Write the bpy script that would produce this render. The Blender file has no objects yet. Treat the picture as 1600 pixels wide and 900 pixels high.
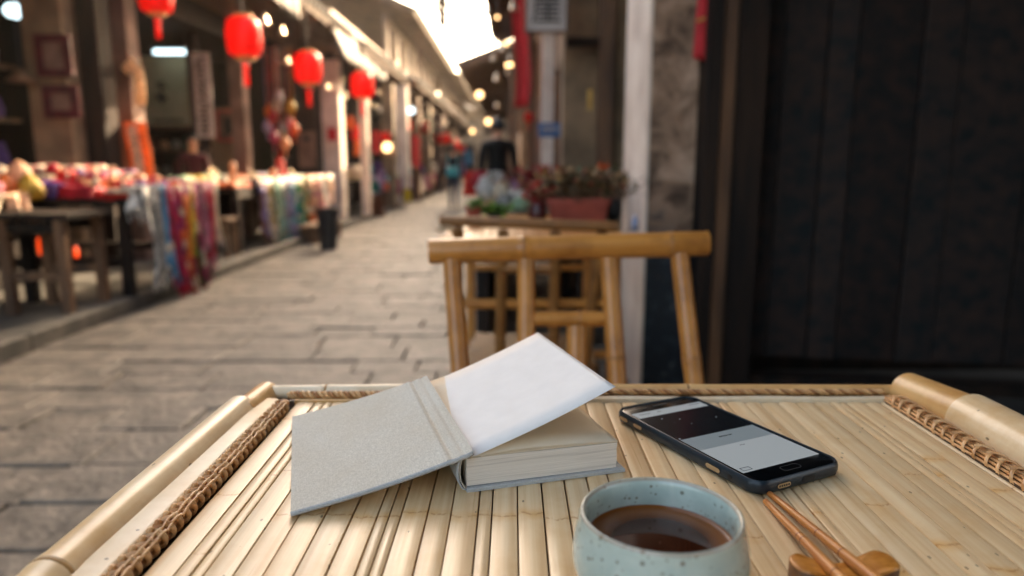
import bpy, bmesh, math, random
from mathutils import Vector, Matrix, noise
R = math.radians
rnd = random.Random(7)
C = bpy.context.scene.collection
S = bpy.context.scene

# ------------------------------------------------------------------ camera, sky, sun, exposure
F = 1110.0; PITCH = math.atan(195 / F); H = 1.0
cd = bpy.data.cameras.new('camera'); cam = bpy.data.objects.new('camera', cd); C.objects.link(cam)
cam.location = (0, 0, H); cam.rotation_euler = (R(90) - PITCH, 0, 0)
cd.sensor_width = 36; cd.lens = 36 * F / 1600; cd.clip_start = .02; cd.clip_end = 800
cd.dof.use_dof = True; cd.dof.focus_distance = .475; cd.dof.aperture_fstop = 4.3; cd.dof.aperture_blades = 0
S.camera = cam
SUN_EL, SUN_AZ = 27, 24
w = bpy.data.worlds.new('World'); S.world = w; w.use_nodes = True
nt = w.node_tree; nt.nodes.clear()
sky = nt.nodes.new('ShaderNodeTexSky'); sky.sky_type = 'NISHITA'; sky.sun_disc = False
sky.sun_elevation = R(SUN_EL); sky.sun_rotation = R(SUN_AZ); sky.air_density = .8; sky.dust_density = 6.0; sky.ozone_density = .3
bg = nt.nodes.new('ShaderNodeBackground'); bg.inputs[1].default_value = .15
ow = nt.nodes.new('ShaderNodeOutputWorld'); mxs = nt.nodes.new('ShaderNodeMix'); mxs.data_type = 'RGBA'; mxs.blend_type = 'MULTIPLY'; mxs.inputs[0].default_value = 1; mxs.inputs[7].default_value = (1.0, .885, .73, 1)   # thin warm veil over the blue
nt.links.new(sky.outputs[0], mxs.inputs[6]); nt.links.new(mxs.outputs[2], bg.inputs[0]); nt.links.new(bg.outputs[0], ow.inputs[0])
sd = bpy.data.lights.new('sun', 'SUN'); sd.energy = 2.9; sd.angle = R(.5); sd.color = (1, .74, .48)
so = bpy.data.objects.new('sun', sd); C.objects.link(so); so.rotation_euler = (R(90 - SUN_EL), 0, R(180 - SUN_AZ)); so.location = (5, 10, 12)
S.view_settings.view_transform = 'Standard'; S.view_settings.look = 'None'; S.view_settings.gamma = 1
S.view_settings.exposure = 3.15

def pt(px, py, Y):
    """a place in the street seen in that direction at the real depth Y"""
    u = (px - 800) / F; v = (450 - py) / F
    d = (u, math.cos(PITCH) + v * math.sin(PITCH), -math.sin(PITCH) + v * math.cos(PITCH))
    s = Y / d[1]
    return Vector((d[0] * s, Y, H + d[2] * s))

# ------------------------------------------------------------------ materials
def srgb(h):
    h = h.lstrip('#'); v = [int(h[i:i + 2], 16) / 255 for i in (0, 2, 4)]
    return tuple(((c + .055) / 1.055) ** 2.4 if c > .04 else c / 12.92 for c in v) + (1,)

class N:
    def __init__(s, name):
        s.m = bpy.data.materials.new(name); s.m.use_nodes = True; s.t = s.m.node_tree
        s.b = s.t.nodes['Principled BSDF']; s.out = s.t.nodes['Material Output']
    def n(s, typ, **k):
        o = s.t.nodes.new(typ)
        for a, v in k.items(): setattr(o, a, v)
        return o
    def l(s, a, b): s.t.links.new(a, b)
    def val(s, sock, v):
        if hasattr(v, 'is_output') or isinstance(v, bpy.types.NodeSocket): s.l(v, sock)
        else: sock.default_value = v
    def math(s, op, a, b=None, c=None, clamp=False):
        o = s.n('ShaderNodeMath', operation=op); o.use_clamp = clamp
        s.val(o.inputs[0], a)
        if b is not None: s.val(o.inputs[1], b)
        if c is not None: s.val(o.inputs[2], c)
        return o.outputs[0]
    def mix(s, f, a, b, mode='MIX'):
        o = s.n('ShaderNodeMix', data_type='RGBA', blend_type=mode)
        s.val(o.inputs[0], f); s.val(o.inputs[6], a); s.val(o.inputs[7], b)
        return o.outputs[2]
    def coords(s, scale=(1, 1, 1), rand=True, gen='Object'):
        tc = s.n('ShaderNodeTexCoord'); mp = s.n('ShaderNodeMapping'); mp.inputs['Scale'].default_value = scale
        s.l(tc.outputs[gen], mp.inputs[0])
        if rand:
            oi = s.n('ShaderNodeObjectInfo'); m = s.math('MULTIPLY', oi.outputs['Random'], 37.0)
            cx = s.n('ShaderNodeCombineXYZ'); s.l(m, cx.inputs[0]); s.l(m, cx.inputs[1]); s.l(m, cx.inputs[2])
            s.l(cx.outputs[0], mp.inputs['Location'])
        return mp.outputs[0]
    def noise(s, vec, scale, detail=4, rough=.55, dist=0):
        o = s.n('ShaderNodeTexNoise'); o.inputs['Scale'].default_value = scale; o.inputs['Detail'].default_value = detail
        o.inputs['Roughness'].default_value = rough; o.inputs['Distortion'].default_value = dist
        s.l(vec, o.inputs['Vector']); return o.outputs['Fac']
    def ramp(s, f, pts):
        o = s.n('ShaderNodeValToRGB'); cr = o.color_ramp
        while len(cr.elements) < len(pts): cr.elements.new(.5)
        for e, (p, c) in zip(cr.elements, pts):
            e.position = p; e.color = c if len(c) == 4 else (*c, 1)
        s.l(f, o.inputs[0]); return o.outputs[0]
    def bump(s, h, strength, dist=.002):
        o = s.n('ShaderNodeBump'); o.inputs['Strength'].default_value = strength; o.inputs['Distance'].default_value = dist
        s.l(h, o.inputs['Height']); s.l(o.outputs[0], s.b.inputs['Normal'])
    def set(s, **k):
        for a, v in k.items(): s.val(s.b.inputs[a.replace('_', ' ')], v)

def g(v): return (v, v, v, 1)
def pm(name, c1, c2, rough=.7, scale=8, bump=.2, bd=.004, stretch=(1, 1, 1), metal=0, spec=.5, var=0, detail=5, lo=.35, hi=.65, coat=0):
    k = N(name); vec = k.coords(stretch)
    f = k.noise(vec, scale, detail)
    col = k.ramp(f, [(lo, srgb(c1)), (hi, srgb(c2))])
    if var:
        oi = k.n('ShaderNodeObjectInfo')
        v = k.math('MULTIPLY_ADD', oi.outputs['Random'], var * 2, 1 - var)
        hs = k.n('ShaderNodeHueSaturation'); k.l(v, hs.inputs['Value']); k.l(col, hs.inputs['Color']); col = hs.outputs[0]
    k.set(Base_Color=col, Metallic=metal, Specular_IOR_Level=spec, Coat_Weight=coat)
    f2 = k.noise(vec, scale * 4, 4)
    k.set(Roughness=k.math('MULTIPLY_ADD', f2, .25, rough - .12))
    if bump: k.bump(f2, bump, bd)
    return k.m

def bamboo_slat():
    k = N('bamboo_slat'); tc = k.n('ShaderNodeTexCoord'); oi = k.n('ShaderNodeObjectInfo')
    vs = k.coords((170, 3, 1)); vf = k.coords((900, 9, 1)); vb = k.coords((1, 1, 1))
    streak = k.noise(vs, 1.0, 5, .6); fine = k.noise(vf, 1.0, 3, .6); blot = k.noise(vb, 26, 4, .6)
    col = k.ramp(streak, [(.3, srgb('#cfa97a')), (.5, srgb('#dfc193')), (.72, srgb('#ead2aa'))])
    col = k.mix(k.math('MULTIPLY', k.ramp(blot, [(.5, g(0)), (.78, g(1))]), .5), col, srgb('#c99a5a'))
    sep = k.n('ShaderNodeSeparateXYZ'); k.l(tc.outputs['Object'], sep.inputs[0])
    cs = k.n('ShaderNodeSeparateColor'); k.l(oi.outputs['Color'], cs.inputs[0])
    x2 = k.math('MULTIPLY', k.math('MULTIPLY', sep.outputs[0], sep.outputs[0]), -55.0)
    wob = k.math('MULTIPLY_ADD', k.noise(k.coords((160, 20, 1)), 1.0, 2), .006, -.003)
    for ch in (0, 1):
        y0 = cs.outputs[ch]
        d = k.math('ABSOLUTE', k.math('ADD', k.math('ADD', k.math('SUBTRACT', sep.outputs[1], y0), x2), wob))
        band = k.math('SUBTRACT', 1.0, k.math('DIVIDE', d, .0016), clamp=True)
        halo = k.math('SUBTRACT', 1.0, k.math('DIVIDE', d, .009), clamp=True)
        brk = k.ramp(k.noise(k.coords((420, 300, 1)), 1.0, 3), [(.38, g(0)), (.55, g(1))])
        brk2 = k.ramp(k.noise(k.coords((60, 60, 1)), 1.0, 3), [(.4, g(0)), (.6, g(1))])
        col = k.mix(k.math('MULTIPLY', k.math('MULTIPLY', halo, brk2), .6), col, srgb('#d09a4c'))
        col = k.mix(k.math('MULTIPLY', k.math('MULTIPLY', band, brk), .75), col, srgb('#a86a28'))
    # flecks
    vo = k.n('ShaderNodeTexVoronoi'); vo.inputs['Scale'].default_value = 1.0; vo.inputs['Randomness'].default_value = 1
    k.l(k.coords((110, 55, 40)), vo.inputs['Vector'])
    fl = k.math('LESS_THAN', vo.outputs['Distance'], .085)
    sel = k.math('GREATER_THAN', k.noise(k.coords((18, 18, 5)), 1.0, 2), .48)
    col = k.mix(k.math('MULTIPLY', k.math('MULTIPLY', fl, sel), .72), col, srgb('#54402c'))
    hs = k.n('ShaderNodeHueSaturation'); k.l(col, hs.inputs['Color'])
    k.l(k.math('MULTIPLY_ADD', cs.outputs[2], .22, .84), hs.inputs['Value']); hs.inputs['Saturation'].default_value = 1.0
    k.set(Base_Color=hs.outputs[0], Roughness=k.math('MULTIPLY_ADD', fine, .4, .15), Specular_IOR_Level=.55)
    k.bump(k.math('ADD', streak, k.math('MULTIPLY', fine, .6)), .12, .0008)
    return k.m

def bamboo_pole(name, c1, c2, c3, rough=.3):
    k = N(name); vs = k.coords((70, 70, 3)); vb = k.coords()
    streak = k.noise(vs, 1.0, 5, .6); blot = k.noise(vb, 16, 5, .65)
    col = k.ramp(streak, [(.3, srgb(c1)), (.7, srgb(c2))])
    col = k.mix(k.ramp(blot, [(.45, g(0)), (.75, g(.75))]), col, srgb(c3))
    vo = k.n('ShaderNodeTexVoronoi'); vo.inputs['Scale'].default_value = 90; k.l(k.coords((1, 1, .5)), vo.inputs['Vector'])
    fl = k.math('LESS_THAN', vo.outputs['Distance'], .1)
    sel = k.math('GREATER_THAN', k.noise(vb, 14, 2), .56)
    col = k.mix(k.math('MULTIPLY', k.math('MULTIPLY', fl, sel), .7), col, srgb('#4a3420'))
    k.set(Base_Color=col, Roughness=k.math('MULTIPLY_ADD', streak, .25, rough - .12), Specular_IOR_Level=.5)
    k.bump(streak, .12, .001)
    return k.m

M = {}
M['slat'] = bamboo_slat()
M['pole_pale'] = bamboo_pole('bamboo_pale', '#dcbc8c', '#f0dcb8', '#c99c60', .3)
M['pole_gold'] = bamboo_pole('bamboo_gold', '#cc9a58', '#deb67c', '#a86a2c', .34)
M['pole_chair'] = bamboo_pole('bamboo_chair', '#ae6f2c', '#ca8d44', '#7c4818', .32)
M['pole_white'] = bamboo_pole('bamboo_bleached', '#dcc7a4', '#e8d8ba', '#cfae7c', .4)
M['pole_old'] = bamboo_pole('bamboo_old', '#7c5024', '#94652f', '#4e2c10', .5)
M['bamboo_node'] = pm('bamboo_node', '#7c5a33', '#b08850', .6, 60, .3, .001)
M['rattan'] = pm('rattan', '#b07840', '#e0b27a', .38, 60, .35, .001, var=.14)
M['rattan_dark'] = pm('rattan_dark', '#85562b', '#b07a48', .55, 60, .3, .001, var=.12)
M['shadow_gap'] = pm('table_gap_shade', '#3a2a1a', '#56402a', .9, 30, .2)  # dark brown stands in for the shade between the slats

def cloth(name, c1, c2, scale=1150):
    k = N(name); v = k.coords((1, 1, 1), False)
    a = k.noise(k.coords((scale, scale * .25, scale), False), 1.0, 3, .7); b = k.noise(k.coords((scale * .25, scale, scale), False), 1.0, 3, .7)
    f = k.math('MULTIPLY', k.math('ADD', a, b), .5)
    big = k.noise(v, 20, 5, .6)
    col = k.ramp(f, [(.38, srgb(c1)), (.62, srgb(c2))])
    col = k.mix(k.ramp(big, [(.4, g(0)), (.8, g(.35))]), col, srgb('#b7a88d'))
    k.set(Base_Color=col, Roughness=.85, Specular_IOR_Level=.2); k.bump(f, .5, .0008)
    return k.m
M['linen'] = cloth('book_linen', '#b5b1a4', '#d3cfc2')
M['linen_edge'] = cloth('book_linen_edge', '#969a9b', '#b4b6b4')
M['hinge'] = cloth('book_hinge_cloth', '#bbb4a4', '#d6d0c1')
def paper(name, c1, c2, tl=.3):
    k = N(name); f = k.noise(k.coords((1, 1, 1), False), 60, 4)
    k.set(Base_Color=k.ramp(f, [(.3, srgb(c1)), (.7, srgb(c2))]), Roughness=.75, Specular_IOR_Level=.2)
    tr = k.n('ShaderNodeBsdfTranslucent'); tr.inputs[0].default_value = srgb('#efd9b4')
    mx = k.n('ShaderNodeMixShader'); mx.inputs[0].default_value = tl
    k.l(k.b.outputs[0], mx.inputs[1]); k.l(tr.outputs[0], mx.inputs[2]); k.l(mx.outputs[0], k.out.inputs[0])
    return k.m
M['page_white'] = paper('flyleaf_paper', '#f3f0ea', '#faf7f1', .16)
M['page_cream'] = paper('page_paper', '#efdfc2', '#f6e8ce')
def page_edges():
    k = N('page_edges'); tc = k.n('ShaderNodeTexCoord')
    f = k.noise(k.coords((6, 6, 2600), False), 1.0, 4, .7); g2 = k.noise(k.coords((9, 9, 500), False), 1.0, 3, .6)
    col = k.ramp(f, [(.3, srgb('#c4baac')), (.6, srgb('#e2d9cc'))]); col = k.mix(k.ramp(g2, [(.5, g(0)), (.66, g(.35))]), col, srgb('#978c80'))
    k.set(Base_Color=col, Roughness=.85, Specular_IOR_Level=.15); k.bump(f, .5, .0006)
    return k.m
M['page_edge'] = page_edges()
M['case'] = pm('phone_case_rubber', '#10202a', '#16262f', .36, 30, .05, .0005, spec=.5)
M['glass_black'] = pm('phone_glass', '#06090b', '#090c0f', .16, 10, 0, spec=.6)
M['phone_gold'] = pm('phone_gold_metal', '#b59a72', '#cbb28c', .4, 80, .05, .0004, metal=.5)
M['port'] = pm('phone_port_dark', '#0a0a0b', '#141416', .5, 80, 0)
def screen(name, c, e=.16):
    k = N(name); f = k.noise(k.coords((1, 1, 1), False), 30, 3)
    col = k.ramp(f, [(.2, srgb(c)), (.9, srgb(c))])
    k.set(Base_Color=col, Roughness=.16, Specular_IOR_Level=.5, Emission_Color=col, Emission_Strength=e); return k.m
M['scr_light'] = screen('screen_light_grey', '#8a8f8f', .065); M['scr_mid'] = screen('screen_mid_grey', '#70787a', .05); M['scr_text'] = screen('screen_text', '#2c3133', .0)
def scr_dark():
    k = N('screen_dark_picture'); vo = k.n('ShaderNodeTexVoronoi'); vo.inputs['Scale'].default_value = 110; k.l(k.coords((1, 1, 1), False), vo.inputs['Vector'])
    dot = k.math('MULTIPLY', k.math('LESS_THAN', vo.outputs['Distance'], .1), k.math('GREATER_THAN', k.noise(k.coords((1, 1, 1), False), 60, 2), .52))
    f = k.noise(k.coords((1, 1, 1), False), 40, 3)
    col = k.mix(dot, k.ramp(f, [(.3, srgb('#0a0f13')), (.8, srgb('#12171b'))]), srgb('#9aa0a4'))
    k.set(Base_Color=col, Roughness=.18, Specular_IOR_Level=.5, Emission_Color=col, Emission_Strength=.02); return k.m
M['scr_dark'] = scr_dark()
def celadon():
    k = N('celadon_glaze'); vec = k.coords((1, 1, 1), False); big = k.noise(vec, 38, 4)
    col = k.ramp(big, [(.3, srgb('#98aaa3')), (.7, srgb('#bac8be'))])
    streak = k.noise(k.coords((90, 90, 16), False), 1.0, 3)
    col = k.mix(k.ramp(streak, [(.58, g(0)), (.75, g(.6))]), col, srgb('#c2cbc0'))
    for sc, r, c in ((170, .15, '#5d5844'), (270, .16, '#6d6048'), (105, .085, '#6a4f38')):
        vo = k.n('ShaderNodeTexVoronoi'); vo.inputs['Scale'].default_value = sc; k.l(vec, vo.inputs['Vector'])
        d = k.math('SUBTRACT', 1.0, k.math('DIVIDE', vo.outputs['Distance'], r * 1.6), clamp=True)
        sel = k.math('GREATER_THAN', k.noise(vec, sc * .6, 1), .5)
        col = k.mix(k.math('MULTIPLY', k.math('MULTIPLY', k.math('MULTIPLY', d, 2.4, clamp=True), sel), .8), col, srgb(c))
    sep = k.n('ShaderNodeSeparateXYZ'); tc = k.n('ShaderNodeTexCoord'); k.l(tc.outputs['Object'], sep.inputs[0])
    rim = k.math('SUBTRACT', 1.0, k.math('DIVIDE', k.math('ABSOLUTE', k.math('SUBTRACT', sep.outputs[2], .0518)), .0011), clamp=True)
    col = k.mix(k.math('MULTIPLY', rim, .75), col, srgb('#a08468'))
    k.set(Base_Color=col, Roughness=.22, Specular_IOR_Level=.5, Coat_Weight=.3, Coat_Roughness=.12); k.bump(big, .15, .001); return k.m
M['celadon'] = celadon()
def tea():
    k = N('black_tea'); f = k.noise(k.coords((1, 1, 1), False), 40, 3)
    tc = k.n('ShaderNodeTexCoord'); ln = k.n('ShaderNodeVectorMath', operation='LENGTH'); k.l(tc.outputs['Object'], ln.inputs[0])
    col = k.mix(k.ramp(k.math('DIVIDE', ln.outputs['Value'], .031), [(.7, g(0)), (.97, g(1))]), srgb('#34180c'), srgb('#7a4820'))
    k.set(Base_Color=col, Roughness=.06, Specular_IOR_Level=.4); k.bump(f, .05, .0004); return k.m
M['tea'] = tea()
M['chop'] = pm('chopstick_wood', '#a8642a', '#c48440', .48, 1, .15, .0006, stretch=(300, 300, 14), spec=.45, coat=0)
M['chop_ring'] = pm('chopstick_ring', '#5f2c12', '#7a3c1a', .4, 80, .1, .0006)
M['rest'] = pm('rest_wood', '#a8671f', '#c98838', .45, 1, .2, .0008, stretch=(70, 260, 200), coat=.1)
M['rest_side'] = pm('rest_end_grain', '#5a3a20', '#7d5430', .6, 90, .2, .0008)

M['stone'] = pm('street_stone', '#46423c', '#766e63', .55, 9, .8, .016, var=.2, detail=11, lo=.34, hi=.66)
M['joint'] = pm('street_joint_earth', '#46423b', '#625c52', .9, 9, .6, .01)
M['kerbstone'] = pm('kerb_stone', '#302f2c', '#504c45', .75, 6, .5, .01, var=.12)
M['plaster_beige'] = pm('plaster_beige', '#66543f', '#94795c', .85, 3, .3, .01)
M['plaster_white'] = pm('plaster_white', '#cdb9a8', '#ecdccb', .85, 4, .3, .01)
M['plaster_pink'] = pm('plaster_pinkish', '#5c463a', '#86695a', .85, 4, .3, .01)
M['wood_dark'] = pm('wood_dark', '#191817', '#33271f', .8, 1, .4, .004, stretch=(14, 14, 1.6), var=.15, spec=.15)
M['wood_mid'] = pm('wood_brown', '#4c3524', '#7c583a', .65, 1, .4, .004, stretch=(12, 12, 1.5), var=.15)
M['wood_warm'] = pm('wood_weathered', '#4a3422', '#765639', .7, 4, .3, .004, var=.15)
M['door_plank'] = pm('door_plank', '#1b2224', '#40312a', .75, 1, .5, .005, stretch=(16, 16, .7), var=.4, spec=.15, lo=.3, hi=.75)
M['door_edge'] = pm('door_edge_worn', '#6b3f2a', '#a0684a', .6, 1, .4, .004, stretch=(10, 10, 3))
M['tile_grey'] = pm('roof_tile', '#2a2621', '#50483d', .75, 9, .5, .01, var=.16)
M['red_cloth'] = pm('red_cloth', '#a51318', '#c62026', .7, 30, .2, .002)
M['wine_paint'] = pm('wine_red_paint', '#3c1014', '#5c1a1e', .6, 12, .2, .003)
M['brass'] = pm('brass_ornament', '#d8bc98', '#ecd8bc', .3, 30, .1, .002, metal=1)
M['gold_paint'] = pm('gold_paint', '#b98a3a', '#d2a650', .5, 30, .1, .002)
M['terracotta'] = pm('terracotta', '#7c3326', '#9c4736', .6, 12, .2, .003)
M['soil'] = pm('soil', '#2a1f18', '#403026', .95, 60, .6, .005)
M['metal_dark'] = pm('metal_dark', '#1c1e20', '#2c2e30', .45, 20, .1, .002)
M['cloth_white'] = pm('awning_cloth', '#5c554d', '#7c746a', .85, 5, .3, .01)
M['ink'] = pm('ink', '#1a1b1c', '#2b2a2a', .8, 20, 0)
M['sign_white'] = pm('sign_board_white', '#a89c94', '#bdb0a6', .8, 5, .1, .003)
M['sign_blue'] = pm('sign_board_blue', '#1f4f80', '#28629a', .5, 5, .1, .003)
M['paper_green'] = pm('poster_paper_green', '#a8a584', '#bdb894', .85, 5, .1, .003)
M['skin'] = pm('skin', '#b98868', '#c99a7a', .6, 30, .1, .002)
M['hair'] = pm('hair_black', '#0e0d0d', '#1c1817', .5, 60, .4, .004)
M['brick_grey'] = pm('grey_brickwork', '#5a5550', '#7c746a', .85, 9, .5, .01)
def pillar_old():
    k = N('pillar_old_plaster'); v = k.coords((1, 1, 1), False); f = k.noise(v, 7, 8, .65, .6); f2 = k.noise(v, 26, 6, .7)
    col = k.ramp(f, [(.36, srgb('#4e3b2c')), (.5, srgb('#967860')), (.66, srgb('#c4a389'))])
    sep = k.n('ShaderNodeSeparateXYZ'); tc = k.n('ShaderNodeTexCoord'); k.l(tc.outputs['Object'], sep.inputs[0])
    low = k.math('SUBTRACT', k.math('MULTIPLY_ADD', f, 1.1, .25), sep.outputs[2]); low = k.math('MULTIPLY', low, 6.0, clamp=True)
    dark = k.ramp(f2, [(.5, srgb('#20282e')), (.62, srgb('#39424a')), (.72, srgb('#8d8880'))])
    col = k.mix(low, col, dark)
    k.set(Base_Color=col, Roughness=.8); k.bump(f2, .6, .01); return k.m
M['pillar_old'] = pillar_old()
def lantern_mat():
    k = N('lantern_red_silk'); f = k.noise(k.coords(), 20, 3); c = k.ramp(f, [(.3, srgb('#c41204')), (.7, srgb('#e42408'))])
    k.set(Base_Color=c, Roughness=.38, Specular_IOR_Level=.6)
    tr = k.n('ShaderNodeBsdfTranslucent'); k.l(c, tr.inputs[0]); mx = k.n('ShaderNodeMixShader'); mx.inputs[0].default_value = .65
    k.l(k.b.outputs[0], mx.inputs[1]); k.l(tr.outputs[0], mx.inputs[2]); k.l(mx.outputs[0], k.out.inputs[0]); return k.m
M['lantern'] = lantern_mat()
def lamp_mat(name, c, e):
    k = N(name); k.set(Base_Color=srgb(c), Emission_Color=srgb(c), Emission_Strength=e); return k.m
M['lamp_cool'] = lamp_mat('lamp_cool_glow', '#cfeaf2', .5)
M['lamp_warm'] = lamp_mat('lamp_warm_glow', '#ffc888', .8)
M['lamp_orange'] = lamp_mat('lamp_orange_glow', '#ff4a10', .16)
_cc = {}
def fab(hexc):
    if hexc not in _cc:
        v = [int(hexc[i:i + 2], 16) for i in (1, 3, 5)]
        d = '#%02x%02x%02x' % tuple(int(c * .6) for c in v)
        k = N('fabric_' + hexc[1:]); f = k.noise(k.coords((9, 9, 9)), 4, 5, .6)
        c = k.ramp(f, [(.35, srgb(d)), (.6, srgb(hexc))])
        k.set(Base_Color=c, Roughness=.6, Specular_IOR_Level=.35); k.bump(f, .4, .01)
        tr = k.n('ShaderNodeBsdfTranslucent'); k.l(c, tr.inputs[0]); mx = k.n('ShaderNodeMixShader'); mx.inputs[0].default_value = .3
        k.l(k.b.outputs[0], mx.inputs[1]); k.l(tr.outputs[0], mx.inputs[2]); k.l(mx.outputs[0], k.out.inputs[0])
        _cc[hexc] = k.m
    return _cc[hexc]

def patt(h1, h2, h3, seed=0):
    k = N('patterned_fabric'); tc = k.n('ShaderNodeTexCoord'); mp = k.n('ShaderNodeMapping'); mp.inputs['Location'].default_value = (seed * 3.1,) * 3; k.l(tc.outputs['Object'], mp.inputs[0])
    vo = k.n('ShaderNodeTexVoronoi'); vo.inputs['Scale'].default_value = 17; k.l(mp.outputs[0], vo.inputs['Vector'])
    f = k.noise(mp.outputs[0], 14, 4, .6); sp_ = k.n('ShaderNodeSeparateColor'); k.l(vo.outputs['Color'], sp_.inputs[0])
    c = k.mix(k.math('GREATER_THAN', sp_.outputs[0], .62), srgb(h1), srgb(h2)); c = k.mix(k.math('GREATER_THAN', sp_.outputs[1], .74), c, srgb(h3))
    c = k.mix(k.ramp(f, [(.42, g(0)), (.66, g(.75))]), c, srgb('#3a2a2c'))
    k.set(Base_Color=c, Roughness=.55, Specular_IOR_Level=.35); k.bump(f, .5, .01)
    tr = k.n('ShaderNodeBsdfTranslucent'); k.l(c, tr.inputs[0]); mx = k.n('ShaderNodeMixShader'); mx.inputs[0].default_value = .2
    k.l(k.b.outputs[0], mx.inputs[1]); k.l(tr.outputs[0], mx.inputs[2]); k.l(mx.outputs[0], k.out.inputs[0]); return k.m

# ------------------------------------------------------------------ mesh helpers
class MB:
    def __init__(s): s.v = []; s.f = []; s.mi = []
    def add(s, vs, fs, mi=0):
        o = len(s.v); s.v += [tuple(p) for p in vs]; s.f += [tuple(i + o for i in q) for q in fs]; s.mi += [mi] * len(fs); return s
    def box(s, c, d, rot=None, mi=0, taper=1.0, j=0):
        hx, hy, hz = d[0] / 2, d[1] / 2, d[2] / 2
        P = [(-hx, -hy, -hz), (hx, -hy, -hz), (hx, hy, -hz), (-hx, hy, -hz), (-hx * taper, -hy * taper, hz), (hx * taper, -hy * taper, hz), (hx * taper, hy * taper, hz), (-hx * taper, hy * taper, hz)]
        if j: P = [tuple(q + rnd.uniform(-j, j) for q in p) for p in P]
        if rot is not None: P = [rot @ Vector(p) for p in P]
        P = [(p[0] + c[0], p[1] + c[1], p[2] + c[2]) for p in P]
        return s.add(P, [(0, 3, 2, 1), (4, 5, 6, 7), (0, 1, 5, 4), (1, 2, 6, 5), (2, 3, 7, 6), (3, 0, 4, 7)], mi)
    def b2(s, x0, x1, y0, y1, z0, z1, mi=0): return s.box(((x0 + x1) / 2, (y0 + y1) / 2, (z0 + z1) / 2), (abs(x1 - x0), abs(y1 - y0), abs(z1 - z0)), mi=mi)
    def bevbox(s, c, d, b, rot=None, mi=0, j=0):
        """box with chamfered top edges"""
        hx, hy, hz = d[0] / 2, d[1] / 2, d[2] / 2
        P = []
        for z, k in ((-hz, 0), (hz - b, 0), (hz, b)):
            for sx, sy in ((-1, -1), (1, -1), (1, 1), (-1, 1)):
                P.append((sx * (hx - k) + (rnd.uniform(-j, j) if j else 0), sy * (hy - k) + (rnd.uniform(-j, j) if j else 0), z))
        if rot is not None: P = [rot @ Vector(p) for p in P]
        P = [(p[0] + c[0], p[1] + c[1], p[2] + c[2]) for p in P]
        fs = [(0, 3, 2, 1), (8, 9, 10, 11)]
        for r in (0, 4):
            for i in range(4): fs.append((r + i, r + (i + 1) % 4, r + 4 + (i + 1) % 4, r + 4 + i))
        return s.add(P, fs, mi)
    def tube(s, pts, rad, n=12, cap=True, mi=0, flat=1.0, up=None, twist=0):
        pts = [Vector(p) for p in pts]; m = len(pts)
        if not hasattr(rad, '__len__'): rad = [rad] * m
        rings = []; t0 = (pts[1] - pts[0]).normalized()
        u = Vector(up) if up else (Vector((0, 0, 1)) if abs(t0.z) < .9 else Vector((1, 0, 0)))
        for i, p in enumerate(pts):
            t = (pts[min(i + 1, m - 1)] - pts[max(i - 1, 0)]).normalized()
            a = t.cross(u)
            if a.length < 1e-5: a = t.cross(Vector((0, 1, 0)))
            a.normalize(); b = a.cross(t).normalized()
            rings.append([p + (a * math.cos(2 * math.pi * k / n + twist * i) + b * math.sin(2 * math.pi * k / n + twist * i) * flat) * rad[i] for k in range(n)])
            u = b if not up else u
        vs = [q for r in rings for q in r]
        fs = [(i * n + k, i * n + (k + 1) % n, (i + 1) * n + (k + 1) % n, (i + 1) * n + k) for i in range(m - 1) for k in range(n)]
        if cap: fs += [tuple(range(n - 1, -1, -1)), tuple(range((m - 1) * n, m * n))]
        return s.add(vs, fs, mi)
    def lathe(s, prof, n=24, c=(0, 0, 0), mi=0, cap=False, rib=0, ribn=0):
        vs = []
        for r, z in prof:
            for k in range(n):
                a = 2 * math.pi * k / n; rr = r * (1 - rib * abs(math.sin(a * ribn / 2))) if rib else r
                vs.append((c[0] + rr * math.cos(a), c[1] + rr * math.sin(a), c[2] + z))
        m = len(prof)
        fs = [(i * n + k, i * n + (k + 1) % n, (i + 1) * n + (k + 1) % n, (i + 1) * n + k) for i in range(m - 1) for k in range(n)]
        if cap: fs += [tuple(range(n - 1, -1, -1)), tuple(range((m - 1) * n, m * n))]
        return s.add(vs, fs, mi)
    def grid(s, fn, nu, nv, mi=0):
        vs = [fn(i / nu, j / nv) for j in range(nv + 1) for i in range(nu + 1)]; w_ = nu + 1
        return s.add(vs, [(j * w_ + i, j * w_ + i + 1, (j + 1) * w_ + i + 1, (j + 1) * w_ + i) for j in range(nv) for i in range(nu)], mi)
    def slab(s, fn, nu, nv, nrm, th, mi=0):
        """grid with real thickness th along nrm"""
        n_ = Vector(nrm).normalized() * th; o = len(s.v); w_ = nu + 1
        top = [Vector(fn(i / nu, j / nv)) for j in range(nv + 1) for i in range(nu + 1)]
        bot = [p - n_ for p in top]; K = len(top)
        fs = []
        for j in range(nv):
            for i in range(nu):
                q = (j * w_ + i, j * w_ + i + 1, (j + 1) * w_ + i + 1, (j + 1) * w_ + i)
                fs.append(q); fs.append(tuple(K + k for k in reversed(q)))
        rim = [i for i in range(w_)] + [j * w_ + nu for j in range(1, nv + 1)] + [nv * w_ + i for i in range(nu - 1, -1, -1)] + [j * w_ for j in range(nv - 1, 0, -1)]
        for a, b in zip(rim, rim[1:] + rim[:1]): fs.append((b, a, K + a, K + b))
        return s.add(top + bot, fs, mi)
    def prism(s, poly, z0, z1, mi=0):
        n = len(poly); vs = [(x, y, z0) for x, y in poly] + [(x, y, z1) for x, y in poly]
        fs = [tuple(range(n - 1, -1, -1)), tuple(range(n, 2 * n))] + [(i, (i + 1) % n, n + (i + 1) % n, n + i) for i in range(n)]
        return s.add(vs, fs, mi)
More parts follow.
